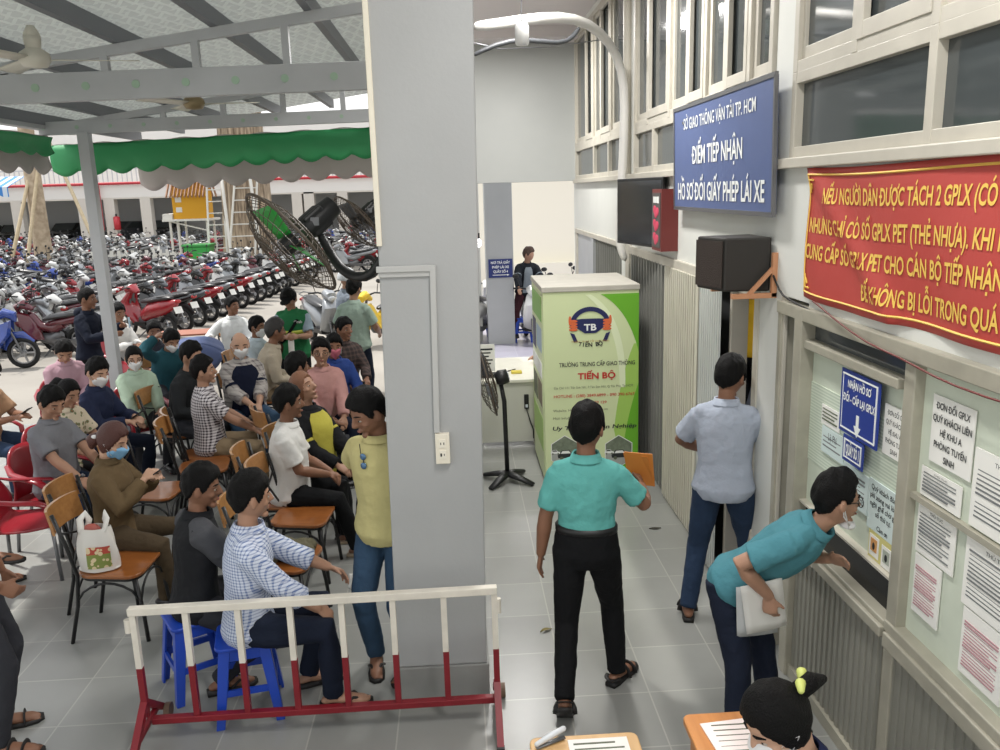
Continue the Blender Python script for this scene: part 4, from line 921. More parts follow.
i29 = P('black haired man in a grey shirt turned away towards the pink shirt', (297, 367), 60, 'wood', 'wooden chair under the man in the grey shirt turned away', pose='sit', head_az=55, pitch=0, lean=4, top=M_gy, bottom=M_gry, skin='brown', vox=.008)
i22 = P('man in a green vest and black cap standing and reading a slip', (289, 299), 172, pose='stand', head_az=190, pitch=26, lean=6, top=cloth('bright_green_vest', '#2c7449'), sleeve='none', inner=cloth('sky_grey_shirt', '#9fb0bd'), open_=None, bottom=M_blk, skin='tan', vox=.008,
        hands={'r': (.08, .34, 1.12), 'l': (-.06, .35, 1.12)}, curl=(.8, .8), S=.98)
b = i22['sp']
for zz in (5,):
    g = G(); c, r, f, u = b[zz]; g.loft(rings([(c-u*.022, r, f, i22['RX'][zz]+.046, i22['RY'][zz]+.046), (c+u*.022, r, f, i22['RX'][zz]+.046, i22['RY'][zz]+.046)])); i22['part'](g, 'reflective_band', mat('lime_band', '#c3cf52', .5))
c, r, f, u = b[7]; g = G(); g.text('Grab', c+f*(i22['RY'][7]+.052)-r*.07+u*.01, -r, u, .035, None, .02); i22['part'](g, 'vest_print', M_maskw)
g = G(); vs, fs = shell(.02, lambda a, e, p: sm(.018, .03, p.z)); g.add([i22['H'](p) for p in vs], fs); c0 = i22['H']((0, .115, .036)); g.ell(c0, (.062, .075, .008), 14, 6, i22['hq']); i22['part'](g, 'cap', M_blk)
g = G(); c, r, f, u = b[9]; c2, r2, f2, u2 = b[2]; g.tube([c-r*.12+f*.02, b[7][0]+f*.165-r*.04, b[4][0]+f*.16+r*.10, c2+r*.22], .018, 8, 1, .3, ref=f); i22['part'](g, 'bag_strap', M_blk)
q = i22['hands']['l']*.5+i22['hands']['r']*.5+V((0, -.06, -.13)); paper('white paper slip held by the man in the green vest', q, (1, 0, 0), (0, .1, 1), .07, .26)
t = thing('shoulder_bag', 'brown shoulder bag of the man in the green vest', 'bag', tuple(i22['wl'](c2+r2*.22+f2*.06))); g = G(); g.ell((0, 0, 0), (.11, .07, .12), 14, 10); g.build('pouch', cloth('brown_leather', '#4f3a2e'), t, smooth=True)
i23 = P('man in a mint grey polo standing with his back turned near the yellow bicycle', (354, 289), 18, pose='stand', head_az=25, pitch=4, lean=2, top=cloth('mint_grey_polo', '#a0b3a6'), bottom=M_navy, skin='tan', vox=.008, hands={'r': (.2, .3, 1.0), 'l': (-.2, .25, 1.0)}, face=False, fat=.02)
i37 = P('person in a grey shirt and white helmet behind the mint polo', (347, 279), 60, pose='stand', head_az=60, pitch=4, lean=4, top=cloth('slate_shirt', '#7f8894'), bottom=M_gry, skin='tan', vox=.01, hair=None, face=False)
g = G(); vs, fs = shell(.035, lambda a, e, p: sm(-.03, -.01, p.z)); g.add([i37['H'](p) for p in vs], fs); i37['part'](g, 'helmet', mat('white_helmet', '#c8ccd0', .3))
i20 = P('man in a pale blue shirt and mask in profile', (257, 327), 105, 'wood', 'wooden chair under the man in the pale blue shirt', pose='sit', head_az=108, pitch=4, lean=4, S=.96, top=cloth('pale_blue_shirt', '#c3d0d8'), sleeve='long', bottom=M_gry, skin='brown', mask=M_maskw, vox=.009)
i21 = P('man in a beige shirt seen from behind, next to the pale blue shirt', (275, 331), 70, 'wood', 'wooden chair under the man in the beige shirt', pose='sit', head_az=62, pitch=4, lean=14, S=1.06, top=cloth('beige_shirt', '#b0a592'), sleeve='long', bottom=M_khaki, skin='brown', vox=.009, hairm=M_hairg)
i16 = P('man in an open necked white shirt leaning his arm on the brick coloured table', (232, 306), 158, 'wood', 'wooden chair under the man leaning on the table', pose='sit', head_az=120, pitch=0, lean=2, top=cloth('bright_white_shirt', '#dcdedd'), sleeve='rolled', bottom=M_blk, skin='brown', vox=.009, hands={'r': (.34, .30, .78), 'l': (-.16, .4, .66)}, fat=.02)
i19 = P('man in a black windbreaker sitting behind the checked shirt', (191, 356), 100, 'wood', 'wooden chair under the man in the black windbreaker', pose='sit', head_az=105, pitch=8, lean=14, S=1.05, top=cloth('black_windbreaker', '#27292b'), sleeve='long', bottom=M_gry, skin='tan', vox=.008)
i14 = P('person in a dark teal shirt and white mask with a hand on the head', (171, 340), 135, 'wood', 'wooden chair under the person in dark teal', pose='sit', head_az=135, pitch=30, lean=24, top=cloth('dark_teal_shirt', '#27525d'), sleeve='long', bottom=M_gry, skin='tan', mask=M_maskw, vox=.009, hands={'r': (.15, .24, 1.18), 'l': (-.12, .4, .6)}, elbows={'r': (1, .6, .4)})
i15 = P('brown faced man half hidden behind the dark teal shirt', (154, 331), 130, pose='sit', hz=.375, head_az=150, pitch=10, lean=6, top=M_gry, bottom=M_gry, skin='brown', vox=.01)
stool('low blue plastic stool under the half hidden man', i15['loc'].x, i15['loc'].y, 130, .29, .26)
i13 = P('young man in a white shirt sitting with folded hands near the pole', (118, 313), 118, 'red', 'red armchair under the young man in the white shirt', pose='sit', head_az=125, pitch=8, lean=8, top=cloth('cream_white_shirt', '#d5d3cf'), sleeve='long', bottom=M_gry, skin='brown', vox=.009, hands={'r': (.03, .40, .76), 'l': (-.03, .41, .76)}, curl=(.7, .7))
i12 = P('man in a dark navy hoodie standing beside the grey pole', (87, 299), 98, pose='stand', head_az=88, pitch=4, lean=4, top=cloth('navy_hoodie', '#1b202e'), sleeve='long', bottom=M_blk, skin='brown', vox=.008, hands={'r': (.1, .38, 1.16), 'l': (-.1, .42, 1.24)}, hair='crop')
g = G(); c, r, f, u = i12['sp'][9]; g.ell(c-f*.075+u*.02, (.11, .07, .07), 14, 8); i12['part'](g, 'hood', MATS['navy_hoodie'], .012)
q = i12['hands']['l']+i12['rot']@V((0, .1, .04)); paper('pale blue paper held up by the man in the hoodie', q, i12['rot']@V((1, .3, 0)), (0, 0, 1), .09, .13, mat('pale_blue_paper', '#b7d0dd', .8))
i11 = P('woman in a pale green shirt, glasses and white mask holding a phone', (134, 358), 145, 'red', 'red armchair under the woman in pale green', pose='sit', head_az=152, pitch=12, lean=4, top=cloth('pale_green_shirt', '#a7bba6'), sleeve='long', bottom=M_gry, skin='light', female=True, hair='tail', mask=M_maskw, glasses=True, vox=.008, S=.95, hands={'r': (.12, .4, .62), 'l': (-.1, .42, .66)})
i9 = P('man in a mauve pink shirt looking down at his lap', (64, 351), 140, 'red', 'red armchair under the man in mauve pink', pose='sit', head_az=150, pitch=36, lean=10, top=cloth('mauve_shirt', '#ab8c96'), sleeve='long', bottom=M_gry, skin='tan', vox=.008, hands={'r': (.06, .38, .66), 'l': (-.06, .38, .66)})
i8 = P('man in a navy jacket and white mask holding a phone in his lap', (97, 372), 100, 'red', 'red armchair under the man in the navy jacket', pose='sit', head_az=118, pitch=18, lean=4, top=cloth('navy_jacket', '#232a42'), sleeve='long', bottom=M_navy, skin='light', mask=M_maskw, vox=.008, hands={'r': (.06, .36, .74), 'l': (-.04, .38, .76)}, curl=(.8, .8))
q = i8['hands']['r']*.5+i8['hands']['l']*.5+i8['rot']@V((0, .07, .05)); phone('phone held by the man in the navy jacket', q, i8['rot']@V((0, .8, .5)), i8['rot']@V((0, -.5, .8)))
i7 = P('person in a floral shirt sitting between the grey polo and the navy jacket', (68, 393), 112, 'red', 'red armchair under the person in the floral shirt', pose='sit', head_az=115, pitch=22, lean=8, S=.94, top=floral('floral_cloth', '#c9bda6', '#6f7a5a', '#8c5a44'), bottom=M_gry, skin='tan', vox=.008, female=True, hair='tail')
i6 = P('man in a grey polo with a wrist watch sitting in a red armchair', (51, 403), 110, 'red', 'red armchair under the man in the grey polo', pose='sit', head_az=118, pitch=22, lean=2, top=M_gy, bottom=M_denim, skin='tan', vox=.007, fat=.025, hands={'r': (.16, .44, .62), 'l': (-.10, .42, .64)})
t = thing('wrist_watch', 'black wrist watch on the man in the grey polo', 'watch', tuple(i6['hands']['r'])); dq = i6['hand_d']['r']
Mw = Mx((prp(V((1, 0, .2)), dq), dq.cross(prp(V((1, 0, .2)), dq)), dq)).transposed(); g = G(); g.torus((0, 0, 0), .031, .007, 20, 6, Mw); g.build('strap', M_black, t, smooth=True); g = G(); g.cyl(Mw@V((.03, 0, 0)), Mw@V((.042, 0, 0)), .016); g.build('dial', M_steelp, t)
i10 = P('person in a light brown shirt at the left edge using a phone', (-12, 374), 100, 'red', 'red armchair at the left edge under the light brown shirt', pose='sit', head_az=100, pitch=30, lean=8, top=cloth('light_brown_shirt', '#a58468'), bottom=M_denim, skin='brown', vox=.008, hands={'r': (.08, .40, .78), 'l': (-.06, .40, .78)})
q = i10['hands']['r']*.5+i10['hands']['l']*.5+i10['rot']@V((0, .07, .04)); phone('phone held by the person in the light brown shirt', q, i10['rot']@V((0, .8, .5)), i10['rot']@V((0, -.5, .8)))
# left edge of the picture
i1 = P('man in charcoal trousers and dark sandals standing at the left edge', None, 75, loc=(-2.52, 3.98, 0), pose='stand', head_az=70, pitch=6, lean=2, top=cloth('off_white_tee', '#cfcfcc'), bottom=M_gry, shoes='sandal', skin='brown', vox=.007, hands={'r': (.20, .20, .95), 'l': (-.26, .1, .82)}, curl=(.8, .5), feet={'r': (.14, .06, .085, -10), 'l': (-.12, .0, .085)})
i40 = P('barefoot person in flip flops sitting at the left edge of the red chairs', None, 80, 'red', 'red armchair at the left edge under the barefoot person', loc=(-3.9, 5.7, 0), pose='sit', head_az=80, pitch=10, lean=4, top=cloth('faded_tee', '#8f949b'), bottom=M_khaki, shorts=True, shoes='flip', skin='brown', vox=.008, feet={'r': (.05, .50, .33, -10), 'l': (-.14, .40, .085)})
# behind the cabinet, in the doorway, far away
i36 = P('person in a blue sleeved shirt writing at the desk behind the cabinet', None, 275, loc=(1.42, 9.35, 0), pose='sit', head_az=270, pitch=30, lean=22, top=cloth('blue_uniform_shirt', '#3c56a5'), sleeve='rolled', bottom=M_navy, skin='tan', vox=.009, hands={'r': (.20, .52, .82), 'l': (-.1, .48, .82)})
stool('blue plastic stool of the person writing at the desk', i36['loc'].x, i36['loc'].y, 60)
i34 = P('person in a yellow shirt and black trousers standing inside the doorway', None, 60, pose='stand', loc=(3.3, 9.2, 0), head_az=60, pitch=4, lean=4, top=cloth('golden_shirt', '#d7ac2a'), sleeve='long', bottom=M_blk, skin='tan', vox=.009, face=False)
# ================================================================== THE MOTORBIKE PARKING
M_tyre = mat('tyre_rubber', '#161616', .8); M_rim = mat('alloy_rim', '#9a9b9d', .35, metal=.7); M_eng = mat('engine_metal', '#6b6b6c', .45, metal=.5); M_seatb = mat('black_vinyl_seat', '#2e2e30', .35)
M_paint = mat('bike_paint_white', '#c9c9c6', .25, coat=.5); M_plate = mat('number_plate', '#d8d8d2', .5); M_tail = mat('red_lens', '#9c1b1f', .2); M_lensc = mat('clear_lens', '#b9bdc0', .1); M_mir = mat('mirror_glass', '#8a9096', .05, metal=.8)
PAINTS = {'white': M_paint, 'red': mat('bike_paint_red', '#8c1c24', .25, coat=.5), 'black': mat('bike_paint_black', '#17181a', .2, coat=.5), 'blue': mat('bike_paint_blue', '#27418c', .25, coat=.5), 'silver': mat('bike_paint_silver', '#8e9194', .3, metal=.4, coat=.4), 'grey': mat('bike_paint_grey', '#55585c', .25, coat=.5), 'maroon': mat('bike_paint_maroon', '#581a25', .25, coat=.5)}
def bike_geo(kind):
    """parts of a small motorbike, nose along +Y: list of (part name, G, material)"""
    L = []; wy = .61; r = .27 if kind == 'underbone' else .235
    def add(nm, g, m): L.append((nm, g, m))
    for nm, y in (('front_wheel', wy), ('rear_wheel', -wy)):
        g = G(); Mq = Mx.Rotation(pi/2, 3, 'Y'); g.mat(M_tyre).torus((0, y, r), r-.035, .042 if y < 0 else .036, 22, 8, Mq); g.mat(M_rim).torus((0, y, r), r-.085, .014, 20, 6, Mq).cyl((-.05, y, r), (.05, y, r), .045)
        for k in range(5): a = k*2*pi/5; g.bar((0, y, r), (0, y+cos(a)*(r-.08), r+sin(a)*(r-.08)), .03, .022, up=(1, 0, 0))
        add(nm, g, None)
    g = G()
    for q in (-1, 1): g.tube([(q*.06, wy, r), (q*.06, wy-.10, r+.3), (q*.05, wy-.2, .78)], .02, 8)
    g.tube([(0, wy-.2, .74), (0, wy-.26, .96)], .025, 8); add('fork', g, M_eng)
    g = G(); g.tube([(0, wy-.26, r+.06), (0, wy-.16, r*2+.05), (0, wy+.02, r*2+.045), (0, wy+.18, r+.17)], [.05, .07, .07, .05], 10, 1, .35, ref=(1, 0, 0)); add('front_fender', g, M_paint)
    g = G()
    for q in (-1, 1): g.tube([(0, wy-.28, .97), (q*.18, wy-.27, 1.03), (q*.34, wy-.36, 1.02)], [.016, .016, .018], 8)
    add('handlebar', g, M_blackm)
    for q in (-1, 1): g = G(); g.tube([(q*.22, wy-.29, 1.03), (q*.29, wy-.24, 1.2)], .007, 6); g.mat(M_mir).ell((q*.31, wy-.24, 1.25), (.06, .015, .042), 12, 6); g.mats = [M_blackm, M_mir]; add('mirror', g, None)
    if kind == 'underbone':
        g = G(); g.tube([(0, wy-.34, .90), (0, wy-.2, .98), (0, wy-.08, .93), (0, wy-.06, .84)], [.06, .105, .10, .04], 12, 1.0, .8, rnd=True); add('headlamp_cowl', g, M_paint)
        g = G()
        for q in (-1, 1): g.loft([[V((q*x, y, z)) for y, z, x in pts] for pts in ([(wy-.10, .86, .05), (wy-.12, .62, .10), (wy-.36, .34, .12), (wy-.55, .32, .10), (wy-.5, .5, .08), (wy-.3, .8, .05)], [(wy-.12, .84, .12), (wy-.16, .62, .19), (wy-.38, .36, .2), (wy-.52, .34, .16), (wy-.48, .5, .13), (wy-.32, .78, .09)])])
        g.tube([(0, wy-.3, .78), (0, wy-.45, .55), (0, wy-.75, .52), (0, wy-.95, .62)], [.06, .075, .085, .09], 10, 1, 1.1); add('leg_shield', g, M_paint)
        g = G(); g.tube([(0, .02, .70), (0, -.25, .76), (0, -.55, .80), (0, -.78, .83)], [.075, .115, .12, .09], 12, 1.0, .5, rnd=True); add('seat', g, M_seatb)
        g = G(); g.tube([(0, -.02, .60), (0, -.4, .66), (0, -.75, .73), (0, -.98, .80)], [.07, .11, .11, .05], 12, 1.0, .75, rnd=True); add('rear_cowl', g, M_paint)
    else:
        g = G(); g.tube([(0, wy-.36, .94), (0, wy-.24, 1.0), (0, wy-.12, .96), (0, wy-.08, .88)], [.07, .12, .11, .05], 12, 1.1, .75, rnd=True); add('headlamp_cowl', g, M_paint)
        g = G(); g.tube([(0, wy-.2, .90), (0, wy-.08, .74), (0, wy-.15, .52), (0, wy-.36, .3)], [.13, .2, .21, .17], 14, 1.0, .42, ref=(0, -1, .3), rnd=True); add('leg_shield', g, M_paint)
        g = G(); g.bb(-.16, .16, -.1, wy-.3, .24, .32); add('floorboard', g, M_blackm)
        g = G(); g.tube([(0, .05, .74), (0, -.25, .78), (0, -.55, .83), (0, -.75, .84)], [.10, .14, .14, .10], 12, 1.0, .45, rnd=True); add('seat', g, M_seatb)
        g = G(); g.tube([(0, .02, .42), (0, -.2, .56), (0, -.55, .64), (0, -.92, .74)], [.15, .17, .16, .07], 12, 1.0, 1.05, rnd=True); add('rear_cowl', g, M_paint)
    g = G(); g.ell((0, wy-.07, .92), (.075, .035, .05), 12, 8); add('headlamp', g, M_lensc)
    g = G(); g.tube([(-.0, .2, .34), (0, -.05, .30), (0, -.2, .38)], [.09, .12, .1], 10, .9, 1, rnd=True); g.tube([(.1, -.1, .24), (.14, -.5, .26), (.15, -.95, .36)], [.025, .045, .055], 10); g.bar((-.1, -.1, .3), (-.1, -wy, .28), .05, .09); add('engine', g, M_eng)
    g = G(); g.tube([(0, -.5, r*2+.06), (0, -.75, r*2+.02), (0, -.92, r*1.5)], [.06, .06, .05], 8, 1, .3, ref=(1, 0, 0)); add('rear_fender', g, M_blackm)
    g = G(); g.box((0, -.97, .60), (.19, .012, .14), M=Mx.Rotation(rad(-25), 3, 'X')); add('number_plate', g, M_plate)
    g = G(); g.ell((0, -.98, .775), (.085, .03, .04), 12, 6); add('tail_lamp', g, M_tail)
    g = G()
    for q in (-1, 1): g.tube([(q*.12, -.5, .86), (q*.13, -.85, .90), (0, -.97, .92)], .012, 6)
    add('grab_rail', g, M_eng)
    g = G(); g.bar((-.02, -.05, .2), (-.22, .08, .0), .025); add('side_stand', g, M_eng)
    return L
def bike_full(kind, label, loc, az, colour, group, proto={}):
    sw_ = {p_: PAINTS[colour] for p_ in PAINTS.values()}
    if kind in proto: return dup(proto[kind], loc, rad(-az), label, group, sw_)
    t = thing('motorbike', label, 'motorbike', loc, rad(-az), group); proto[kind] = t
    made = {}
    for nm, g, m in bike_geo(kind):
        up = {'mirror': 'handlebar', 'headlamp': 'headlamp_cowl', 'number_plate': 'rear_fender', 'tail_lamp': 'rear_cowl', 'grab_rail': 'seat'}.get(nm)
        o = g.build(nm, m, made.get(up) or t, smooth=True, ang=50); made[nm] = o; sw(o, sw_)
    return t
def bike_one(kind, label, loc, az, colour, group, proto={}, tilt=8):
    if kind not in proto:
        g = G()
        for nm, q, m in bike_geo(kind):
            base = len(g.v); g.v += q.v
            for f, k in zip(q.f, q.m): mm = q.mats[k] if q.mats else m; g.mat(mm); g.f.append(tuple(i+base for i in f)); g.m.append(g.mi)
        o = g.build('motorbike', None, None, smooth=True, ang=50); proto[kind] = o; first = True
    else: o = proto[kind].copy(); COL.objects.link(o)
    o.location = loc; o.rotation_euler = (0, rad(-tilt), rad(-az)); tag(o, label, 'motorbike', group)
    for sl in o.material_slots: 
        if sl.material in PAINTS.values(): sl.link = 'OBJECT'; sl.material = PAINTS[colour]
    return o
ORD = ['first', 'second', 'third', 'fourth', 'fifth', 'sixth', 'seventh', 'eighth', 'ninth', 'tenth', 'eleventh', 'twelfth', 'thirteenth', 'fourteenth', 'fifteenth', 'sixteenth', 'seventeenth', 'eighteenth', 'nineteenth', 'twentieth', 'twenty-first', 'twenty-second', 'twenty-third', 'twenty-fourth']
CW = ['white']*14+['black']*2+['red']*5+['silver']*7+['blue']*3+['grey']*3+['maroon']*2
R2 = random.Random(11)
# the row along the open lane, tails towards the lane
lane = [(-6.5+.05*R2.random(), 17.6+.72*i) for i in range(17)]
for i, (x, y) in enumerate(lane):
    c = ['red', 'black', 'grey', 'red', 'silver', 'black', 'red', 'white', 'silver', 'black', 'white', 'maroon', 'black', 'white', 'red', 'silver', 'white'][i]
    k = 'underbone' if i % 3 else 'scooter'; az = -62+R2.uniform(-5, 5)
    bike_full(k, '%s %s along the open lane, %s from the near end' % (c, 'motorbike' if k == 'underbone' else 'scooter', ORD[i]), (x+.06*i, y, -.03), az, c, 'motorbikes with tails to the open lane')
bike_full('underbone', 'blue motorbike at the near corner with its front wheel to the lane', (-8.15, 14.5, -.03), 82, 'blue', 'motorbikes at the near corner of the parking')
bike_full('underbone', 'black motorbike just behind the blue one at the near corner', (-9.3, 15.3, -.03), 80, 'black', 'motorbikes at the near corner of the parking')
bike_full('scooter', 'blue scooter cut by the left edge of the picture', (-8.5, 12.9, -.03), 70, 'blue', 'motorbikes at the near corner of the parking')
bike_full('scooter', 'silver scooter with its nose behind the dark navy hoodie', (-8.3, 16.0, -.03), 75, 'silver', 'motorbikes at the near corner of the parking')
# packed mass
n = 0; y = 15.9; row = 0; OBST = [(-17.7, 33, 1.0), (-8.2, 34, 2.2), (-11.3, 36, 1.9), (-10.9, 31.5, 1.5), (-8.6, 15.0, 1.2)]
while y < 49 and n < 262:
    x = -7.6 if y < 17.2 else -8.6 if y < 29.5 else -1.0-.02*y; col_ = 0
    while x > -.585*y-1.2 and n < 262:
        px, py = x+R2.uniform(-.25, .25), y+R2.uniform(-.12, .12)
        if not any((px-a)**2+(py-b)**2 < c*c for a, b, c in OBST) and not (-6.8 < px < -3.2 and py < 31):
            c = R2.choice(CW); k = R2.choice(['underbone', 'underbone', 'scooter']); zone = 'left of the slim tree' if px/py < -.54 else 'between slim tree and spirit house' if px/py < -.33 else 'near the big tree' if px/py < -.17 else 'seen behind the wall fan'
            dep = 'front' if y < 23 else 'middle' if y < 33 else 'rear'
            bike_one(k, '%s %s in the %s rows, %s' % (c, 'motorbike' if k == 'underbone' else 'scooter', dep, zone), (px, py, -.03), (-72 if R2.random() < .75 else 100)+R2.uniform(-14, 14), c, 'motorbikes packed in the parking'); n += 1
        x -= 2.0 if y < 30 else 2.15
    y += .66 if y < 25 else .85 if y < 34 else 1.15; row += 1
# ---------------- trees, props, spirit house, bin
def bark(name, a, b, sc_=(6, 6, .6)):
    def fn(t):
        x, y, z, v = objxyz(t); m = nd(t, 'ShaderNodeMapping'); m.inputs['Scale'].default_value = sc_; t.links.new(v, m.inputs[0])
        n = nd(t, 'ShaderNodeTexNoise'); n.inputs['Scale'].default_value = 2.2; n.inputs['Detail'].default_value = 6; t.links.new(m.outputs[0], n.inputs['Vector'])
        r = nd(t, 'ShaderNodeMapRange'); r.inputs[1].default_value = .35; r.inputs[2].default_value = .65; t.links.new(n.outputs[0], r.inputs[0])
        return mixc(t, r.outputs[0], lin(a), lin(b))
    return pmat(name, fn, .9)
M_bark1 = bark('pale_bark', '#a08f79', '#c2b19a', (2, 2, 2)); M_bark2 = bark('furrowed_bark', '#6a5b4b', '#b4a28b')
M_leaf = mat('tree_leaves', '#4d6b33', .7, var=.3, vscale=3)
def trunk(label, c, rad_, h, m, ribs, crown):
    t = thing('tree', label, 'tree', (c.x, c.y, 0)); g = G(); n = 36; secs = []
    for k in range(15):
        z = h*k/14; q = rad_*(1.18-.3*sqrt(k/14)+.5*max(0, .12-k/14)*3)
        secs.append([V((cos(2*pi*j/n)*q*(1+ribs*sin(j*2*pi/n*9+.5*sin(z))+ribs*.6*noise.noise(V((j*.9, z*.4, 1)))), sin(2*pi*j/n)*q*(1+ribs*sin(j*2*pi/n*9)), z)) for j in range(n)])
    g.loft(secs); g.build('trunk', m, t, smooth=True)
    g = G(); r_ = random.Random(3)
    for i in range(7): a = i*.9; g.tube([(0, 0, h*.93), (cos(a)*1.2, sin(a)*1.2, h+.9), (cos(a)*2.6, sin(a)*2.6, h+2.2+.3*i)], [rad_*.4, rad_*.25, .06], 8)
    g.build('branches', m, t, smooth=True)
    g = G()
    for i in range(crown):
        a = r_.uniform(0, 2*pi); q = 3.6*sqrt(r_.random()); p = V((cos(a)*q, sin(a)*q, h+1.6+r_.uniform(-.6, 2.8))); M_ = Euler((r_.uniform(0, 6), r_.uniform(0, 6), r_.uniform(0, 6))).to_matrix(); s = r_.uniform(.10, .22)
        g.add([p+M_@V(v)*s for v in ((-1, 0, 0), (0, -.45, .12), (1, 0, 0), (0, .45, .12))], [(0, 1, 2, 3)])
    o = g.build('leaves', M_leaf, t); o['kind'] = 'stuff'; return t
c1 = gy(42, 240, 33); c2 = gy(252, 262, 34)
trunk('slim pale tree trunk propped by poles at the left of the parking', c1, .30, 6.2, M_bark1, .02, 1200)
trunk('thick furrowed old tree trunk behind the wall fan', c2, .92, 6.0, M_bark2, .07, 1600)
M_bam = mat('bamboo_pole', '#c4b394', .6, var=.1); M_wpole = mat('white_painted_pole', '#d6d4cc', .6)
for i, (a, b, lb) in enumerate((((16, 240), (31, 168), 'leftmost slanting pole propping the slim tree'), ((30, 238), (38, 166), 'pole close to the left of the slim tree'), ((92, 236), (62, 170), 'slanting pole on the right of the slim tree'))):
    p0 = gy(*a, 32.2); p1 = gy(*b, 32.9); d = (p1-p0); t0 = p0-d*(p0.z+.03)/d.z
    g = G(); L_ = (p1-t0); g.tube([V((0, 0, 0))+L_*k/5*1.25 for k in range(6)], [.07, .068, .066, .064, .062, .06], 10); o = g.build('prop_pole', M_bam, smooth=True); o.location = t0; tag(o, lb, 'pole', 'poles propping the slim tree')
def ladder(label, a, b, Y0, wd, n=9):
    p0 = gy(*a, Y0); p1 = gy(*b, Y0+.5); d = p1-p0; p0 = p0-d*(p0.z+.03)/d.z; d = (p1-p0)*1.15; t = thing('ladder', label, 'ladder', tuple(p0)); r = V((1, .05, 0))
    for q in (-1, 1): g = G(); g.bar(r*q*wd/2, r*q*wd/2*.8+d, .07, .05); g.build('rail', M_wpole, t)
    for k in range(1, n): g = G(); c = d*k/n; w_ = wd/2*(1-.2*k/n); g.cyl(c-r*w_, c+r*w_, .022, n=8); g.build('rung', M_wpole, t)
ladder('white ladder leaning on the thick tree', (242, 262), (246, 178), 32.6, 1.0); ladder('narrow white ladder between the spirit house and the thick tree', (219, 262), (214, 180), 33.2, .7)
for a, b, lb in (((262, 262), (250, 178), 'white slanting pole in front of the thick tree'), ((232, 262), (222, 182), 'white pole at the left side of the thick tree')):
    p0 = gy(*a, 32.4); p1 = gy(*b, 32.9); d = p1-p0; p0 = p0-d*(p0.z+.03)/d.z; g = G(); d = (p1-p0)*1.15; g.tube([d*k/4 for k in range(5)], .06, 10); o = g.build('prop_pole', M_wpole, smooth=True); o.location = p0; tag(o, lb, 'pole')
hs = gy(197, 262, 35.5)
t = thing('spirit_house', 'yellow spirit house with a tiled gable roof on tall white stilts', 'spirit house', (hs.x, hs.y, 0)); B_ = 1.9
for x in (-.75, -.45, .72):
    for y in (-.5, .5): g = G(); g.cyl((x, y, -.03), (x, y, B_), .05, n=10); g.build('stilt', M_wpole, t)
g = G(); g.bb(-1.0, .95, -.7, .7, B_, B_+.08); g.bar((-.75, -.5, B_), (.72, -.5, B_-.4), .05); g.build('platform', M_wpole, t)
g = G(); g.bb(-.6, .75, -.45, .45, B_+.08, B_+1.1); g.prism([(-.45, 0), (.45, 0), (0, .55)], (1.35, 0, 0), (-.6, 0, B_+1.1), (0, 1, 0), (0, 0, 1)); h_ = g.build('walls', mat('yellow_ochre_wall', '#d19a1e', .7), t)
for x, z in ((-.35, .35), (-.35, .75)): g = G(); g.bb(x-.12, x+.12, -.47, -.44, B_+z, B_+z+.2); g.build('window', M_wpole, t); 
g = G()
for q in (-1, 1):
    for k in range(12): x = -.8+k*.145; g.bar((x+.07, q*.72, B_+.95), (x+.07, 0, B_+1.78), .13, .05, up=(1, 0, 0))
g.build('roof_tiles', mat('terracotta_tile', '#a98770', .8, var=.15, vscale=6), t, bevel=.02)
g = G(); g.bar((-.85, 0, B_+1.8), (.98, 0, B_+1.8), .12); g.build('ridge', mat('ridge_grey', '#9b8f83', .8), t)
g = G(); g.bb(-1.0, -.62, -.6, .6, B_+.08, B_+.3); g.build('porch_rail', M_wpole, t)
bn = gy(201, 266, 33.0); t = thing('wheeled_bin', 'bright green wheeled bin under the spirit house', 'bin', (bn.x, bn.y, -.03)); M_bin = mat('green_bin_plastic', '#3aa04a', .4)
g = G(); g.loft([[V((x*q, y*q2, z)) for x, y in ((-.5, -.38), (.5, -.38), (.5, .38), (-.5, .38))] for z, q, q2 in ((.1, .8, .8), (1.0, 1, 1))]); g.build('body', M_bin, t, bevel=.03)
g = G(); g.bb(-.54, .54, -.44, .42, 1.0, 1.1); g.build('lid', mat('green_bin_lid', '#2f8a3e', .4), t, bevel=.03)
for q in (-1, 1): g = G(); g.cyl((q*.38, .36, .1), (q*.46, .36, .1), .1); g.build('wheel', M_tyre, t)
t = thing('picket_fence', 'low white picket fence among the motorbikes before the green bin', 'fence', (-11.5, 30.2, 0))
for i in range(14): g = G(); g.bb(-1.6+i*.24, -1.5+i*.24, -.02, .02, 0, 1.05); g.build('picket', M_wpole, t)
for z in (.35, .85): g = G(); g.bb(-1.65, 1.75, .02, .05, z, z+.08); g.build('rail', M_wpole, t)
# ---------------- building behind the parking
YB = 55.; M_bw = mat('pale_render', '#dcdad6', .8); M_bpil = mat('pillar_render', '#c9c4bc', .8); M_pipe = mat('red_pipe', '#b02a35', .5)
g = G(); g.bb(-62, 12, YB, YB+.6, 3.0, 3.75); struct(g.build('wall_parking', M_bw), 'white floor band of the building behind the parking', 'wall')
g = G(); g.bb(-62, 12, YB+6.5, YB+6.8, -.03, 3.0); struct(g.build('wall_parking_rear', mat('garage_shade', '#c2c4c4', .9)), 'grey rear wall of the open garage', 'wall')  # rear wall in one even light grey
g = G(); g.bb(-62, 12, YB, YB+12, 2.9, 3.0); struct(g.build('ceiling_garage', M_bpil), 'soffit of the open garage', 'ceiling')
g = G(); g.bb(-62, 12, YB+2.5, YB+2.7, 3.75, 7.5); struct(g.build('wall_parking_upper', M_bw), 'white upper wall of the building behind the parking', 'wall')
g = G()
for i in range(250): x = -62+i*.3; g.bb(x, x+.05, YB+.25, YB+.29, 3.75, 4.75)
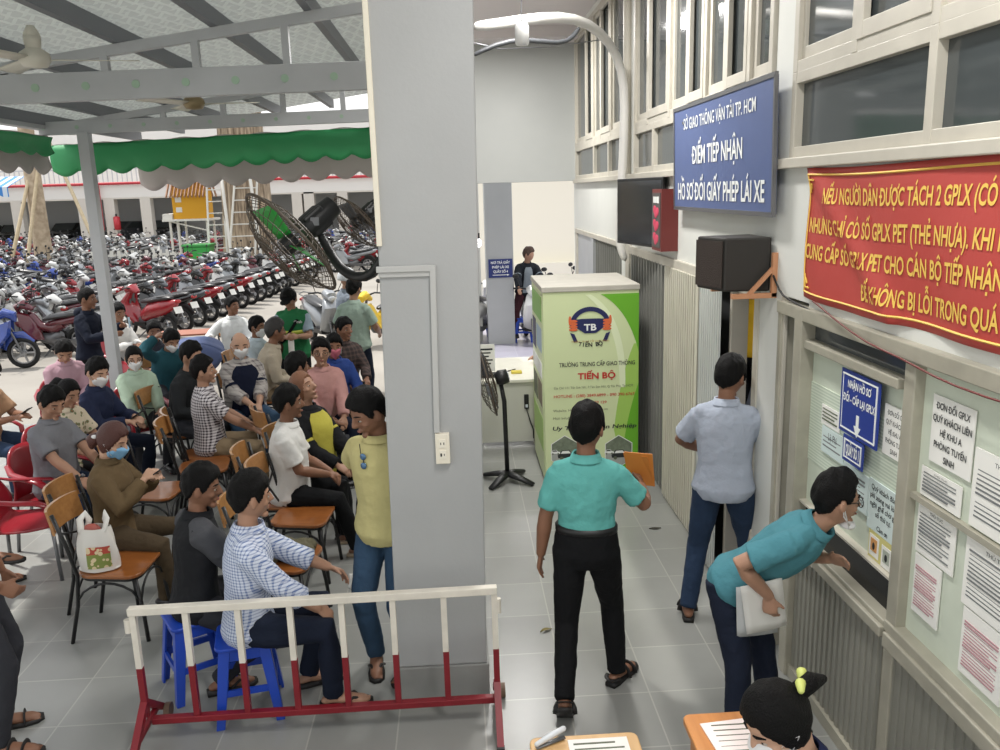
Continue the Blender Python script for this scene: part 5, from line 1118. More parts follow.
g.bb(-62, 12, YB+.22, YB+.32, 4.75, 4.82); struct(g.build('trim_railing', mat('pale_railing', '#b9bcc0', .6)), 'upper railing of the building behind the parking', 'trim')
g = G(); g.cyl((-62, YB-.12, 3.86), (12, YB-.12, 3.86), .09, n=8); tag(g.build('red_pipe', M_pipe, smooth=True), 'long red pipe along the white floor band', 'pipe')
for px in (-30, 22, 88, 114, 150, 300, 312, 345, 385): p = gy(px, 230, YB+.3); g = G(); g.bb(p.x-.32, p.x+.32, YB, YB+.6, -.03, 3.0); struct(g.build('column_garage', M_bpil), 'pale column of the garage front', 'column')
p = gy(102, 215, YB-.2); g = G(); g.cyl((p.x, p.y, 3.8), (p.x, p.y, 1.0), .06, n=8); tag(g.build('red_pipe', M_pipe), 'red riser pipe down a garage column', 'pipe')
p = gy(117, 222, YB-.19); t = thing('fire_extinguisher', 'red fire extinguisher cabinet on a garage column', 'extinguisher', (p.x, p.y, 1.0)); g = G(); g.cyl((0, 0, 0), (0, 0, .75), .2); g.ell((0, 0, .75), (.2, .2, .1)); g.build('cylinder', M_pipe, t, smooth=True); g = G(); g.cyl((0, 0, .8), (0, 0, 1.0), .06); g.build('valve', M_black, t)
def car(label, x, y, az, m):
    t = thing('car', label, 'car', (x, y, -.03), rad(-az), 'cars in the open garage'); prof = [(-2.1, .35), (-2.15, .75), (-1.75, .95), (-1.1, 1.42), (.35, 1.45), (1.05, 1.0), (1.95, .82), (2.15, .6), (2.1, .3)]
    g = G(); secs = []
    for xx, k in ((-.85, .93), (-.8, 1), (.8, 1), (.85, .93)): secs.append([V((xx, a*k, b*(.97 if k < 1 else 1))) for a, b in prof])
    g.loft(secs); g.build('body', m, t, bevel=.05)
    g = G(); g.loft([[V((xx, a, b)) for a, b in ((-1.55, 1.0), (-1.05, 1.36), (.3, 1.38), (.9, 1.02))] for xx in (-.875, .875)]); g.build('side_window', M_glass, t)
    g = G(); g.loft([[V((xx, 1.11, .99)), V((xx, .42, 1.45)), V((xx, .44, 1.40)), V((xx, 1.06, .97))] for xx in (-.68, .68)]); g.build('windscreen', M_glass, t)
    for a in (-1, 1):
        for b in (-1.3, 1.35): g = G(); g.mat(M_tyre).cyl((a*.72, b, .32), (a*.9, b, .32), .32, n=20).mat(M_rim).cyl((a*.88, b, .32), (a*.915, b, .32), .2); g.build('wheel', None, t)
        g = G(); g.ell((a*.6, 2.1, .68), (.2, .06, .09)); g.build('headlamp', M_lensc, t, smooth=True)
cb = PAINTS['black']; cgm = PAINTS['grey']
for px, az, m, lb in ((125, 200, cgm, 'grey car parked right of the fire extinguisher in the garage'), (165, 170, cb, 'black car behind the left side of the spirit house'), (70, 185, cb, 'black car between the slim tree and the pole'), (18, 180, cb, 'dark car at the far left of the garage'), (-20, 180, cgm, 'grey car under the blue awning'), (365, 175, cgm, 'grey car behind the second wall fan')):
    p = gy(px, 225, YB+4.5); car(lb, p.x, p.y, az, m)
p = gy(20, 184, 50); t = thing('blue_awning', 'blue and white striped awning with scalloped edge at the far left', 'awning', (p.x-2, 50, 3.7))
M_aw = pmat('blue_stripe_canvas', lambda t: (lambda x, y, z, v: mixc(t, stripe(t, mth(t, 'ADD', x, 100), .5, .25), lin('#3a7fc4'), lin('#c9d5e0')))(*objxyz(t)), .7)
g = G(); g.grid(lambda u, v: V((-8+u*10.3, v*2.0-2.0, .6*v)), 20, 2); g.build('canopy', M_aw, t, solid=.02)
g = G(); pts = [(-8+i*.1, -.42-.13*abs(sin(i*.1*pi/.7))) for i in range(104)]; g.prism([(-8, 0), (2.3, 0)]+[(a, b) for a, b in reversed(pts)], (0, .02, 0), (0, -2.0, 0)); g.build('valance', M_aw, t)
# ---------------- green valances of the shed
M_grn = mat('green_canvas', '#33945a', .55, bump=.25, bscale=5); M_lin = mat('grey_canvas_lining', '#bcb4b0', .7, bump=.2, bscale=5)
def valance(label, a, b, top, drop, sc_, m, bulge=.03):
    """hanging cloth from a to b (world x,y), upper edge z per end"""
    a, b = V((*a, top[0])), V((*b, top[1])); L_ = (b-a).length; d = (b-a)/L_; nrm = V((d.y, -d.x, 0)); n = int(L_/sc_)*8; g = G()
    def f(u, v): s = u*L_; e = drop*(.80+.20*abs(sin(pi*s/sc_))); return (b-a)*u+nrm*(bulge*sin(v*pi)*(1+.6*sin(s*3.1))+.02*sin(s*7))-V((0, 0, e*v))
    g.grid(f, n, 6); o = g.build('awning_valance', m, None, smooth=True, solid=.008); o.location = a; tag(o, label, 'awning', None)
valance('long green scalloped awning valance at the rear of the shed', (-4.42, 9.75), (-.3, 9.75), (3.37, 3.50), .34, .30, M_grn)
valance('grey scalloped lining hanging behind the green valance', (-3.9, 10.9), (-.2, 10.9), (3.33, 3.45), .47, .34, M_lin)
valance('green scalloped valance along the left eave of the shed', (-4.13, 9.2), (-4.13, 3), (3.42, 3.42), .20, .36, M_grn)
valance('grey scalloped lining along the left eave of the shed', (-4.2, 9.25), (-4.2, 3), (3.44, 3.44), .40, .36, M_lin)
g = G(); g.grid(lambda u, v: V((-4.4+4.2*u, 9.74+1.5*v, 3.375+.135*u-.06*v+.01*sin(u*60))), 60, 2); struct(g.build('ceiling_awning', M_roof, smooth=True), 'translucent sheet sloping over the rear awning', 'ceiling')
# ================================================================== THE HALL: CABINET, SIGNS, FANS
UPZ = (0, 0, 1); RX_ = (1, 0, 0); RW = (0, -1, 0)      # text directions: on faces to the camera, on the right wall
# ---------------- green advertising cabinet
KX0, KX1, KY, KD, KH = .765, 1.645, 7.46, 1.08, 1.86
t = thing('advertising_cabinet', 'tall pale green advertising cabinet with a steering wheel emblem', 'cabinet', ((KX0+KX1)/2, KY+KD/2, 0))
M_cab = mat('pale_lime_panel', '#d3dfae', .4); M_cabt = mat('cabinet_top', '#b9b5aa', .6, var=.06); M_lime = mat('lime_swoosh', '#6bb02e', .4); M_lime2 = mat('mid_lime_swoosh', '#a5cc62', .4); M_lime3 = mat('pale_swoosh', '#e3edc6', .4)
M_nv = mat('print_navy', '#1f2657', .5); M_rd = mat('print_red', '#c02a2a', .5); M_ink = mat('print_black', '#26292b', .6); M_or2 = mat('print_orange', '#d96a3c', .5); M_gold = mat('print_gold', '#b98b3c', .5); M_whi = mat('print_white', '#eceeea', .5); M_inkg = mat('print_grey', '#5e6450', .6)
g = G(); g.mat(M_cab).box(((KX0+KX1)/2, KY+KD/2, KH/2+.02), (KX1-KX0, KD, KH-.04)); g.build('body', None, t, world=True, bevel=.006)
g = G(); g.box(((KX0+KX1)/2, KY+KD/2, KH), (KX1-KX0+.02, KD+.02, .05)); g.build('top', M_cabt, t, world=True, bevel=.006)
g = G(); g.bb(KX0+.03, KX1-.03, KY+.03, KY+KD-.03, 0, .05); g.build('base', M_black, t, world=True)
CW_ = KX1-KX0
def cp(u, v, o=.001): return V((KX0+u*CW_, KY-o, v*KH))
def flat(pts, o, m, nm): g = G(); g.prism(pts, (0, -.0006, 0), (KX0, KY-o, 0), (CW_, 0, 0), (0, 0, KH)); return g.build(nm, m, t, world=True)
arc = lambda x0, y0, x1, y1, b, n=16: [((1-s)**2*x0+2*s*(1-s)*b[0]+s*s*x1, (1-s)**2*y0+2*s*(1-s)*b[1]+s*s*y1) for s in [i/n for i in range(n+1)]]
flat([(1, .97)]+arc(.60, .97, 1, .68, (.88, .90)), .002, M_lime, 'green_corner')
flat(arc(.50, .97, .86, .50, (.88, .86))+arc(.80, .50, .44, .97, (.80, .84)), .0025, M_lime3, 'pale_band')
flat([(1, .72)]+arc(.95, .72, .74, .28, (.80, .55))+[(.74, .28)]+arc(.74, .28, 1, .05, (.80, .12)), .0015, M_lime2, 'mid_green_band')
flat([(1, .52)]+arc(1, .52, .82, .06, (.84, .30))+[(1, .03)], .0028, M_lime, 'green_foot')
# emblem: steering wheel with two hands
ex, ez = KX0+.49*CW_, KH*.825; er = .185
g = G(); n = 28; ring = []
for i in range(n+1): a = rad(-22+224*i/n); ring.append((cos(a)*er, sin(a)*er*.86))
rin = [(x*.76, y*.74) for x, y in reversed(ring)]
for i in range(n): g.prism([ring[i], ring[i+1], rin[n-i-1], rin[n-i]], (0, -.0006, 0), (ex, KY-.004, ez), RX_, UPZ)
g.prism([(-.14, .045), (-.08, .05), (.08, .05), (.14, .045), (.13, -.03), (.05, -.085), (-.05, -.085), (-.13, -.03)], (0, -.0006, 0), (ex, KY-.004, ez), RX_, UPZ)
for q in (-1, 1): g.prism([(q*.145, -.09), (q*.185, -.075), (q*.15, -.165), (q*.115, -.16)], (0, -.0006, 0), (ex, KY-.004, ez), RX_, UPZ)
em = g.build('steering_wheel_emblem', M_nv, t, world=True)
for q in (-1, 1):
    g = G()
    for i in range(4): g.ell((ex+q*.155, KY-.004, ez-.048+i*.026), (.042, .002, .0145), 14, 6)
    g.ell((ex+q*.185, KY-.004, ez+.035), (.014, .002, .045), 12, 6); g.build('gripping_hand', M_or2, t, world=True)
def ctext(txt, u, v, h, wd, m, b=0., nm='lettering', sh=0.): g = G(); g.text(txt, cp(u, v, .0048), RX_, UPZ, h, wd*CW_, b, sh); return g.build(nm, m, t, world=True)
ctext('TB', .49, .81, .06, .13, M_whi, .03)
for i, ch in enumerate('TIẾN BỘ'):
    if ch != ' ': a = (i-3)*.075; g = G(); g.text(ch, (ex+sin(a)*.42, KY-.0048, ez-.19+(1-cos(a))*.3), (cos(a), 0, sin(a)), (-sin(a), 0, cos(a)), .038, None, .03); g.build('lettering', M_ink, t, world=True)
ctext('TRƯỜNG TRUNG CẤP GIAO THÔNG', .49, .740, .016, .40, M_gold)
ctext('TRƯỜNG TRUNG CẤP GIAO THÔNG', .56, .625, .040, .80, M_ink, .012); ctext('TIẾN BỘ', .555, .565, .058, .40, M_rd, .03)
ctext('Địa Chỉ: 111 Tân Sơn Nhì, P.Tân Sơn Nhì, Q.Tân Phú, Tp.HCM', .52, .508, .022, .84, M_inkg)
ctext('HOTLINE : (280) 3849.6899 - 090 390 6767', .53, .465, .028, .86, M_rd, .012); ctext('0903 809 129', .53, .428, .026, .26, M_rd, .012)
ctext('Website: Http://www.tienbo.edu.vn', .38, .392, .024, .58, M_inkg); ctext('Mail: Info@tienbo.edu.vn', .30, .352, .024, .42, M_inkg)
ctext('Uy Tín - Chuyên Nghiệp', .53, .300, .038, .90, M_ink, .02, sh=.2)
def hexa(cx, cz, r, seed, nm):
    pts = [(r*.92*cos(rad(30+60*i)), r*sin(rad(30+60*i))) for i in range(6)]; C_ = (KX0+cx*CW_, KY-.004, cz*KH)
    m = pmat('hedge_photo', lambda t_: (lambda x, y, z, v: (lambda nn: (t_.links.new(v, nn.inputs['Vector']), mixc(t_, nn.outputs[0], lin('#4d5a45'), lin('#8d9683')))[1])(nd(t_, 'ShaderNodeTexNoise')))(*objxyz(t_)), .5)
    m.node_tree.nodes['Noise Texture'].inputs['Scale'].default_value = 30
    g = G(); g.mat(M_whi).prism([(x*1.05, y*1.05) for x, y in pts], (0, -.0005, 0), C_, RX_, UPZ).mat(m).prism(pts, (0, -.0012, 0), C_, RX_, UPZ)
    g.mat(mat('road_photo', '#a6a8a4', .6)).prism([(-r*.79, -r*.12), (r*.79, -r*.12), (r*.79, -r*.5), (0, -r*.98), (-r*.79, -r*.5)], (0, -.0016, 0), C_, RX_, UPZ)
    for dx, dz, k in ((.02, -.03, 1.0), (-.09, -.0, .5)):
        car_ = [(-.085, -.03), (-.09, .0), (-.07, .012), (-.05, .045), (.02, .048), (.045, .014), (.085, .004), (.09, -.03)]
        g.mat(M_ink if k == 1 else M_whi).prism([(a*k+dx, b*k+dz) for a, b in car_], (0, -.002, 0), C_, RX_, UPZ)
        g.mat(M_whi if k == 1 else M_ink).prism([(a*k+dx, b*k+dz) for a, b in ((-.06, .014), (-.045, .038), (.016, .04), (.036, .014))], (0, -.0024, 0), C_, RX_, UPZ)
        for wx in (-.052, .052): g.mat(M_inkg).prism([(wx*k+dx+.017*k*cos(i*pi/5), -.032*k+dz+.017*k*sin(i*pi/5)) for i in range(10)], (0, -.0026, 0), C_, RX_, UPZ)
    g.build(nm, None, t, world=True)
hexa(.21, .175, .155, 1, 'hexagon_picture'); hexa(.79, .165, .155, 2, 'hexagon_picture')
def sideprint(y0, y1, z0, z1, m, nm): g = G(); g.bb(KX0-.003, KX0, KY+y0*KD, KY+y1*KD, z0, z1); g.build(nm, m, t, world=True)
sideprint(.06, .94, .04, 1.80, M_cab, 'side_sheet')
for y0, y1, z0, z1, m in ((.1, .9, 1.55, 1.78, M_lime), (.12, .55, 1.25, 1.48, mat('print_sky', '#9db7c9', .5)), (.6, .9, 1.2, 1.5, M_nv), (.12, .9, 1.0, 1.15, M_whi), (.15, .5, .72, .95, mat('print_brown', '#8a7d66', .5)), (.55, .88, .7, .95, M_inkg), (.12, .9, .3, .62, M_lime2)):
    g = G(); g.bb(KX0-.006, KX0-.003, KY+y0*KD, KY+y1*KD, z0, z1); g.build('side_picture', m, t, world=True, bevel=.002)
# ---------------- desk with things on it, behind the column
t = thing('desk', 'pale laminated desk between the column and the green cabinet', 'desk', (.55, 9.2, 0)); M_lam = mat('pale_laminate', '#dcdacb', .4, var=.03)
g = G(); g.bb(-.05, 1.15, 8.72, 9.95, .72, .75); g.build('desk_top', M_lam, t, world=True, bevel=.004)
g = G(); g.bb(-.02, .78, 8.75, 8.79, .05, .72); g.build('front_panel', mat('desk_panel', '#c3c3b8', .5), t, world=True)
for x in (0, .80): g = G(); g.bb(x-.02, x+.02, 8.78, 9.9, 0, .72); g.build('side_panel', M_lam, t, world=True)
t = thing('power_strip', 'black power strip hanging on the front of the desk', 'power strip', (.70, 8.74, .5)); g = G(); g.box((0, 0, 0), (.05, .03, .16)); g.build('body', M_black, t, bevel=.004); g = G(); g.bb(-.012, .012, -.018, -.015, -.06, -.03); g.build('switch', mat('lit_switch', '#cfd6dd', .3), t); g = G(); g.tube([(.0, 0, -.08), (.03, -.01, -.2), (.07, -.0, -.32), (.07, 0, -.42)], .006, 6); g.build('cord', M_black, t)
t = thing('notice_stand', 'white notice on a small stand at the edge of the desk', 'sign', (.26, 9.0, .75)); g = G(); g.bb(.14, .38, 8.99, 9.0, .80, 1.10); g.build('board', M_paper, t, world=True); g = G(); g.bb(.2, .32, 8.95, 9.06, .75, .80); g.build('foot', M_black, t, world=True)
g = G()
for i in range(6): g.bb(.165, .355-.02*(i % 3), 8.986, 8.989, 1.05-i*.04-.01, 1.05-i*.04+.004)
g.build('printed_line', M_ink, t, world=True)['kind'] = 'stuff'
t = thing('keyboard', 'black keyboard tilted on the desk by the fan', 'keyboard', (.30, 9.05, .77)); g = G(); g.bb(.10, .42, 8.86, 9.0, .75, .785); g.build('body', M_black, t, world=True, bevel=.005); g = G(); [g.bb(.115+i*.03, .14+i*.03, 8.875+j*.035, 8.9+j*.035, .785, .792) for i in range(10) for j in range(3)]; g.build('keys', mat('key_grey', '#3a3c3e', .5), t, world=True)
t = thing('sponge', 'yellow sponge on the desk beside the writing hand', 'sponge', (.62, 9.05, .75)); g = G(); g.bb(-.06, .06, -.04, .04, 0, .03); g.build('body', mat('yellow_sponge', '#d8c55a', .9), t, bevel=.008)
g = G(); g.tube([(.5, 9.12, .758), (.62, 9.22, .762)], .006, 6); tag(g.build('pen', M_black), 'black pen lying on the desk', 'pen')
# floor standing fan, wall fans, ceiling fans
def fan_cage(g, c, Mf, r, dep, wires=44, rings_=6):
    c = V(c)
    for sgn, k in ((1, dep), (-1, -dep*.7)):
        for i in range(wires): a = 2*pi*i/wires; g.tube([c+Mf@V((cos(a)*q*r, sin(a)*q*r, k*(1-q**3))) for q in (.15, .5, .85, 1.0)], .0022, 4, cap=False)
        for j in range(1, rings_): q = j/rings_; g.torus(c+Mf@V((0, 0, k*(1-q**3))), r*q, .0028, 28, 4, Mf)
    g.torus(c, r, .009, 36, 6, Mf); return g
def blades(c, Mf, r, n, m, t, nm='blade'):
    for i in range(n):
        a = 2*pi*i/n; R_ = Mf@Mx.Rotation(a, 3, 'Z'); g = G()
        g.grid(lambda u, v: V(c)+R_@V((.05+u*(r-.05), (v-.5)*(.10+.12*u)*r/.3, .03*(v-.5)*2)), 6, 4); g.build(nm, m, t, smooth=True, solid=.004)
M_wire = mat('dark_fan_wire', '#4a3f34', .5); M_blad = mat('fan_blade_green', '#2f9a3f', .35); M_bladg = mat('fan_blade_grey', '#55585b', .4)
def wall_fan(label, c, nrm, r, arm, end, bm):
    c = V(c); t = thing('wall_fan', label, 'fan', tuple(c)); z = V(nrm).normalized(); x = prp(V((0, 0, 1)), z); y = z.cross(x); Mf = Mx((x, y, z)).transposed()
    g = G(); fan_cage(g, (0, 0, 0), Mf, r, .13); g.build('cage', M_wire, t)
    blades((0, 0, 0), Mf, r*.72, 3, bm, t); g = G(); g.lathe([(0, .06), (.05, .05), (.055, -.03), (0, -.03)], (0, 0, 0), 16, 'Z', Mf); g.build('hub', M_black, t, smooth=True)
    g = G(); g.tube([-z*.09, -z*.13, -z*.22, -z*.33], [.05, .07, .07, .06], 16); g.build('motor', M_black, t, smooth=True, ang=40)
    g = G(); q = -z*.27+x*.0; g.box(-z*.19, (.13, .12, .13), M=Mf); g.build('motor_box', M_black, t, bevel=.012); g = G(); g.box(-z*.19-V((0, .075, 0)), (.06, .004, .045)); g.build('rating_plate', M_steelp, t)
    g = G(); pts = [V(q)-c for q in arm]; g.tube(pts, [.026, .03, .03, .03, .032, .03][:len(pts)], 10, rnd=True); g.build('bracket_arm', M_black, t, smooth=True, sub=1)
    g = G(); g.box(V(end)-c, (.06, .10, .22)); g.build('wall_plate', M_black, t, bevel=.006); return t
fc = gy(291, 243, 4.75)
wall_fan('big black wall fan tilted beside the column, green blades in its cage', fc, (-.70, -.38, -.60), .34, [gy(321, 236, 4.8), gy(329, 250, 4.78), gy(340, 270, 4.7), gy(357, 279, 4.62), gy(374, 275, 4.55), gy(382, 258, 4.5)], gy(384, 247, 4.42), M_blad)
fc = gy(357, 222, 8.9); wall_fan('smaller wall fan farther back half hidden by the column', fc, (-.70, -.38, -.6), .33, [gy(376, 225, 9.0), gy(380, 240, 9.05), gy(388, 246, 9.1), gy(394, 240, 9.15)], gy(396, 236, 9.2), M_bladg)
t = thing('floor_fan', 'black standing fan between the column and the desk', 'fan', (.41, 7.62, 0)); ff = V((.245, 7.62, 1.0)); z = V((-.95, -.05, -.22)).normalized(); x = prp(V((0, 0, 1)), z); Mf = Mx((x, z.cross(x), z)).transposed()
g = G(); fan_cage(g, ff, Mf, .33, .09, 26); g.build('cage', M_wire, t, world=True)
for o in [1]:
    b = len(t.children); blades(ff-t.location, Mf, .28, 3, M_bladg, t)
g = G(); g.tube([ff-z*.08, ff-z*.12, ff-z*.2], [.05, .075, .065], 16); g.build('motor', M_black, t, world=True, smooth=True)
g = G(); g.box(ff-z*.205, (.07, .07, .008), M=Mf); g.build('motor_label', mat('pale_label', '#bfc6cc', .4), t, world=True)
g = G(); g.tube([ff-z*.13+V((0, 0, -.06)), (.40, 7.62, .8), (.41, 7.62, .06)], [.02, .022, .022], 10); g.build('post', M_black, t, world=True, smooth=True)
g = G()
for i in range(4): a = pi/4+i*pi/2+.15; g.tube([(.41, 7.62, .085), (.41+cos(a)*.13, 7.62+sin(a)*.13, .06), (.41+cos(a)*.29, 7.62+sin(a)*.29, .02)], [.05, .045, .03], 8, 1, .6)
g.build('cross_base', M_black, t, world=True, smooth=True)
def ceiling_fan(label, hub, top, r, m, a0, mb):
    hub = V(hub); t = thing('ceiling_fan', label, 'fan', tuple(hub)); h = top-hub.z
    g = G(); g.lathe([(0, -.05), (.07, -.04), (.095, 0), (.085, .04), (.04, .07), (.03, .09)], (0, 0, 0), 20); g.build('motor', m, t, smooth=True)
    g = G(); g.cyl((0, 0, .08), (0, 0, h-.1), .014, n=10); g.build('rod', m, t); g = G(); g.lathe([(.02, h-.2), (.035, h-.16), (.05, h-.05), (.05, h-.02)], (0, 0, 0), 16); g.build('canopy', m, t, smooth=True)
    g = G(); g.lathe([(.04, .08), (.048, .15), (.022, .2)], (0, 0, 0), 16); g.build('rod_cover', m, t, smooth=True)
    for i in range(3):
        a = a0+2*pi*i/3; M_ = Mx.Rotation(a, 3, 'Z'); g = G(); g.grid(lambda u, v: M_@V((.10+u*(r-.1), (v-.5)*(.10+.05*u), .02*(v-.5))), 6, 3); g.build('blade', mb, t, smooth=True, solid=.005)
    return t
M_fanw = mat('ivory_fan', '#cfcbbd', .4); M_fang = mat('brass_fan', '#8f7f5e', .4, metal=.3)
p = gy(35, 60, 5.6); ceiling_fan('ivory ceiling fan in the upper left corner under the shed roof', p, roof_z(p.x)-.12, .60, M_fanw, .2, M_fanw)
p = gy(194, 104, 7.7); ceiling_fan('brass coloured ceiling fan between the two steel beams', p, roof_z(p.x)-.12, .55, M_fang, .0, M_fanw)
# ---------------- things on the right wall
t = thing('blue_sign_board', 'large tilted blue board with white Vietnamese lettering above the gate', 'sign', (W-.1, 5.8, 2.95)); M_sb = mat('sign_blue', '#53638f', .45, var=.03); M_sw = mat('sign_white', '#eef0ee', .5)
ST = V((W-.085, 0, 3.31))-V((W-.07, 0, 2.575)); SU = ST.normalized()
g = G(); O = V((W-.07, 6.66, 2.575)); g.prism([(0, 0), (2.08, 0), (2.08, ST.length), (0, ST.length)], V((0, -1, 0)).cross(SU)*-.02, O, RW, SU); g.build('panel', M_sb, t, world=True)
g = G(); nn = V((0, -1, 0)).cross(SU)
for a, b, c, d in ((-.01, 2.09, -.015, .012), (-.01, 2.09, ST.length-.012, ST.length+.015), (-.012, .012, 0, ST.length), (2.068, 2.092, 0, ST.length)): g.prism([(a, c), (b, c), (b, d), (a, d)], nn*-.02, O+nn*.006, RW, SU)
g.build('frame', M_steelp, t, world=True)
for txt, s, h, wd, b in (('SỞ GIAO THÔNG VẬN TẢI TP. HCM', .615, .082, 1.52, .010), ('ĐIỂM TIẾP NHẬN', .385, .125, 1.08, .02), ('HỒ SƠ ĐỔI GIẤY PHÉP LÁI XE', .13, .125, 1.84, .02)):
    g = G(); c = O+V((0, -1.04, 0))+SU*(s*ST.length/.80*.80)+nn*.004; k = -1 if nn.x > 0 else 1
    g.text(txt, O+V((0, -1.04, 0))+SU*s+nn*(.004 if nn.x < 0 else -.004), RW, SU, h, wd, b); g.build('lettering', M_sw, t, world=True)
for y in (6.4, 5.3): g = G(); g.bar((W, y, 3.2), (W-.09, y, 3.2), .02); g.build('bracket', M_steelp, t, world=True)
# banner
t = thing('red_banner', 'red cloth banner with yellow Vietnamese lettering over the counter windows', 'banner', (W-.01, 3.0, 2.5)); M_yel = mat('banner_yellow', '#e9c25a', .6)
BY0, BY1, BZ0, BZ1 = 4.23, 1.1, 2.165, 2.815
def bx_(u, v):
    y = BY0+(BY1-BY0)*u; z = BZ0+(BZ1-BZ0)*v-.012*sin(pi*min(1, u*3))*(1-v)-.02*sin(u*9)*v*.4
    o = .012+.014*(.5+.5*sin(u*13+v*5))+.022*math.exp(-((v-(1-u*3.4))/.10)**2)*(u < .3)+.01*sin(u*31)*(1-v)
    return V((W-o, y, z))
g = G(); g.grid(bx_, 90, 24); g.build('cloth', M_red, t, world=True, smooth=True, solid=.003)
def btext(txt, u0, v, h, wd, m, b=.02, shear=0.):
    g = G(); vs, fs = text_mesh(txt, b); xs = [p[0] for p in vs]; x0, x1 = min(xs), max(xs); k = h/.727; pts = []
    for p in vs: u = u0+(p[0]-x0)/(x1-x0)*wd/(BY0-BY1); pts.append(bx_(u, v+(p[1]-.36)*k/(BZ1-BZ0))+V((-.006-p[2], 0, 0)))
    g.add(pts, fs); return g.build('lettering', m, t, world=True)
L_ = BY0-BY1
btext('NẾU NGƯỜI DÂN ĐƯỢC TÁCH 2 GPLX (CÓ THỜI', .20/L_, .80, .074, 1.48, M_yel); btext('NHƯNG CHỈ CÓ SỐ GPLX PET (THẺ NHỰA). KHI N', .05/L_, .575, .074, 1.54, M_yel)
btext('CUNG CẤP SỐ GPLX PET CHO CÁN BỘ TIẾP NHẬN', .03/L_, .375, .074, 1.56, M_yel); btext('ĐỂ KHÔNG BỊ LỖI TRONG QUÁ TRÌNH', .62/L_, .165, .074, 1.18, M_yel)
for v in (.05, .95): g = G(); g.tube([bx_(.006+.988*i/60, v)+V((-.006, 0, 0)) for i in range(61)], .005, 4); g.build('border_line', M_yel, t, world=True)
g = G(); g.tube([bx_(.008, .05+.9*i/10)+V((-.006, 0, 0)) for i in range(11)], .004, 4); g.build('border_line', M_yel, t, world=True)
for v, q in ((.09, 1), (.91, -1)): g = G(); g.tube([bx_(.03, v)+V((-.007, 0, 0)), bx_(.012, v)+V((-.007, 0, 0)), bx_(.012, v+q*.10)+V((-.007, 0, 0)), bx_(.018, v+q*.06)+V((-.007, 0, 0)), bx_(.022, v+q*.03)+V((-.007, 0, 0))], .005, 5); g.build('corner_scroll', M_yel, t, world=True)
# speaker on its bracket
t = thing('loudspeaker', 'black loudspeaker on an orange bracket over the doorway', 'speaker', (1.68, 4.86, 2.3)); g = G()
g.prism([(1.46, 5.02), (1.54, 4.74), (1.80, 4.70), (1.80, 5.06)], (0, 0, .31), (0, 0, 2.135), RX_, (0, 1, 0)); g.build('cabinet_box', mat('speaker_vinyl', '#26231f', .6), t, world=True, bevel=.012)
g = G(); g.prism([(1.452, 5.0), (1.532, 4.75), (1.528, 4.748), (1.448, 4.998)], (0, 0, .27), (0, 0, 2.155), RX_, (0, 1, 0)); g.build('grille', mat('speaker_cloth', '#3a302a', .9, bump=.4, bscale=200), t, world=True)
M_orb = mat('orange_bracket', '#c08a66', .5)
t = thing('speaker_bracket', 'orange steel bracket carrying the loudspeaker', 'bracket', (1.75, 4.72, 2.13))
for y in (4.66, 5.04):
    g = G(); g.bar((1.56, y, 2.118), (W, y, 2.118), .03, .028); g.build('arm', M_orb, t, world=True); g = G(); g.bar((W-.015, y, 2.11), (W-.015, y, 2.36), .03); g.build('upright', M_orb, t, world=True); g = G(); g.bar((1.66, y, 2.125), (W-.015, y, 2.28), .022); g.build('brace', M_orb, t, world=True)
# tv and flowery board
t = thing('television', 'wall mounted black television above the far gate', 'television', (1.68, 7.55, 2.5)); g = G(); g.prism([(1.56, 8.06), (1.60, 8.10), (1.80, 7.12), (1.76, 7.08)], (0, 0, .60), (0, 0, 2.22), RX_, (0, 1, 0)); g.build('housing', M_black, t, world=True, bevel=.006)
g = G(); g.prism([(1.562, 8.03), (1.566, 8.03), (1.755, 7.11), (1.751, 7.11)], (0, 0, .55), (0, 0, 2.245), RX_, (0, 1, 0)); g.build('screen', mat('tv_screen', '#2d2f30', .08, spec=.6), t, world=True); g = G(); g.bb(1.70, W, 7.5, 7.7, 2.4, 2.6); g.build('wall_mount', M_black, t, world=True)
t = thing('lucky_clock', 'red framed picture board with pink blossoms beside the television', 'picture board', (W-.08, 6.95, 2.45)); g = G(); g.bb(W-.14, W, 6.80, 6.88, 2.22, 2.72); g.bb(W-.14, W-.10, 6.80, 7.12, 2.22, 2.72); g.build('frame', mat('maroon_frame', '#6e2a26', .5), t, world=True)
Mb = mat('blossom_pink', '#cf3f5d', .6); g = G(); g.bb(W-.145, W-.138, 6.83, 7.10, 2.25, 2.69); g.build('picture', mat('picture_dark', '#4e4a48', .5), t, world=True)
for i, zz in enumerate((2.32, 2.43, 2.54)):
    g = G(); [g.ell((W-.148, 6.97+dx, zz+dz), (.004, .05, .035), 10, 6) for dx, dz in ((-.05, .0), (.04, .015), (.0, -.02))]; g.build('blossom', Mb, t, world=True)
g = G(); [g.bb(W-.149, W-.146, 6.87+i*.05, 6.905+i*.05, 2.61, 2.66) for i in range(4)]; g.build('digits', M_whi, t, world=True)
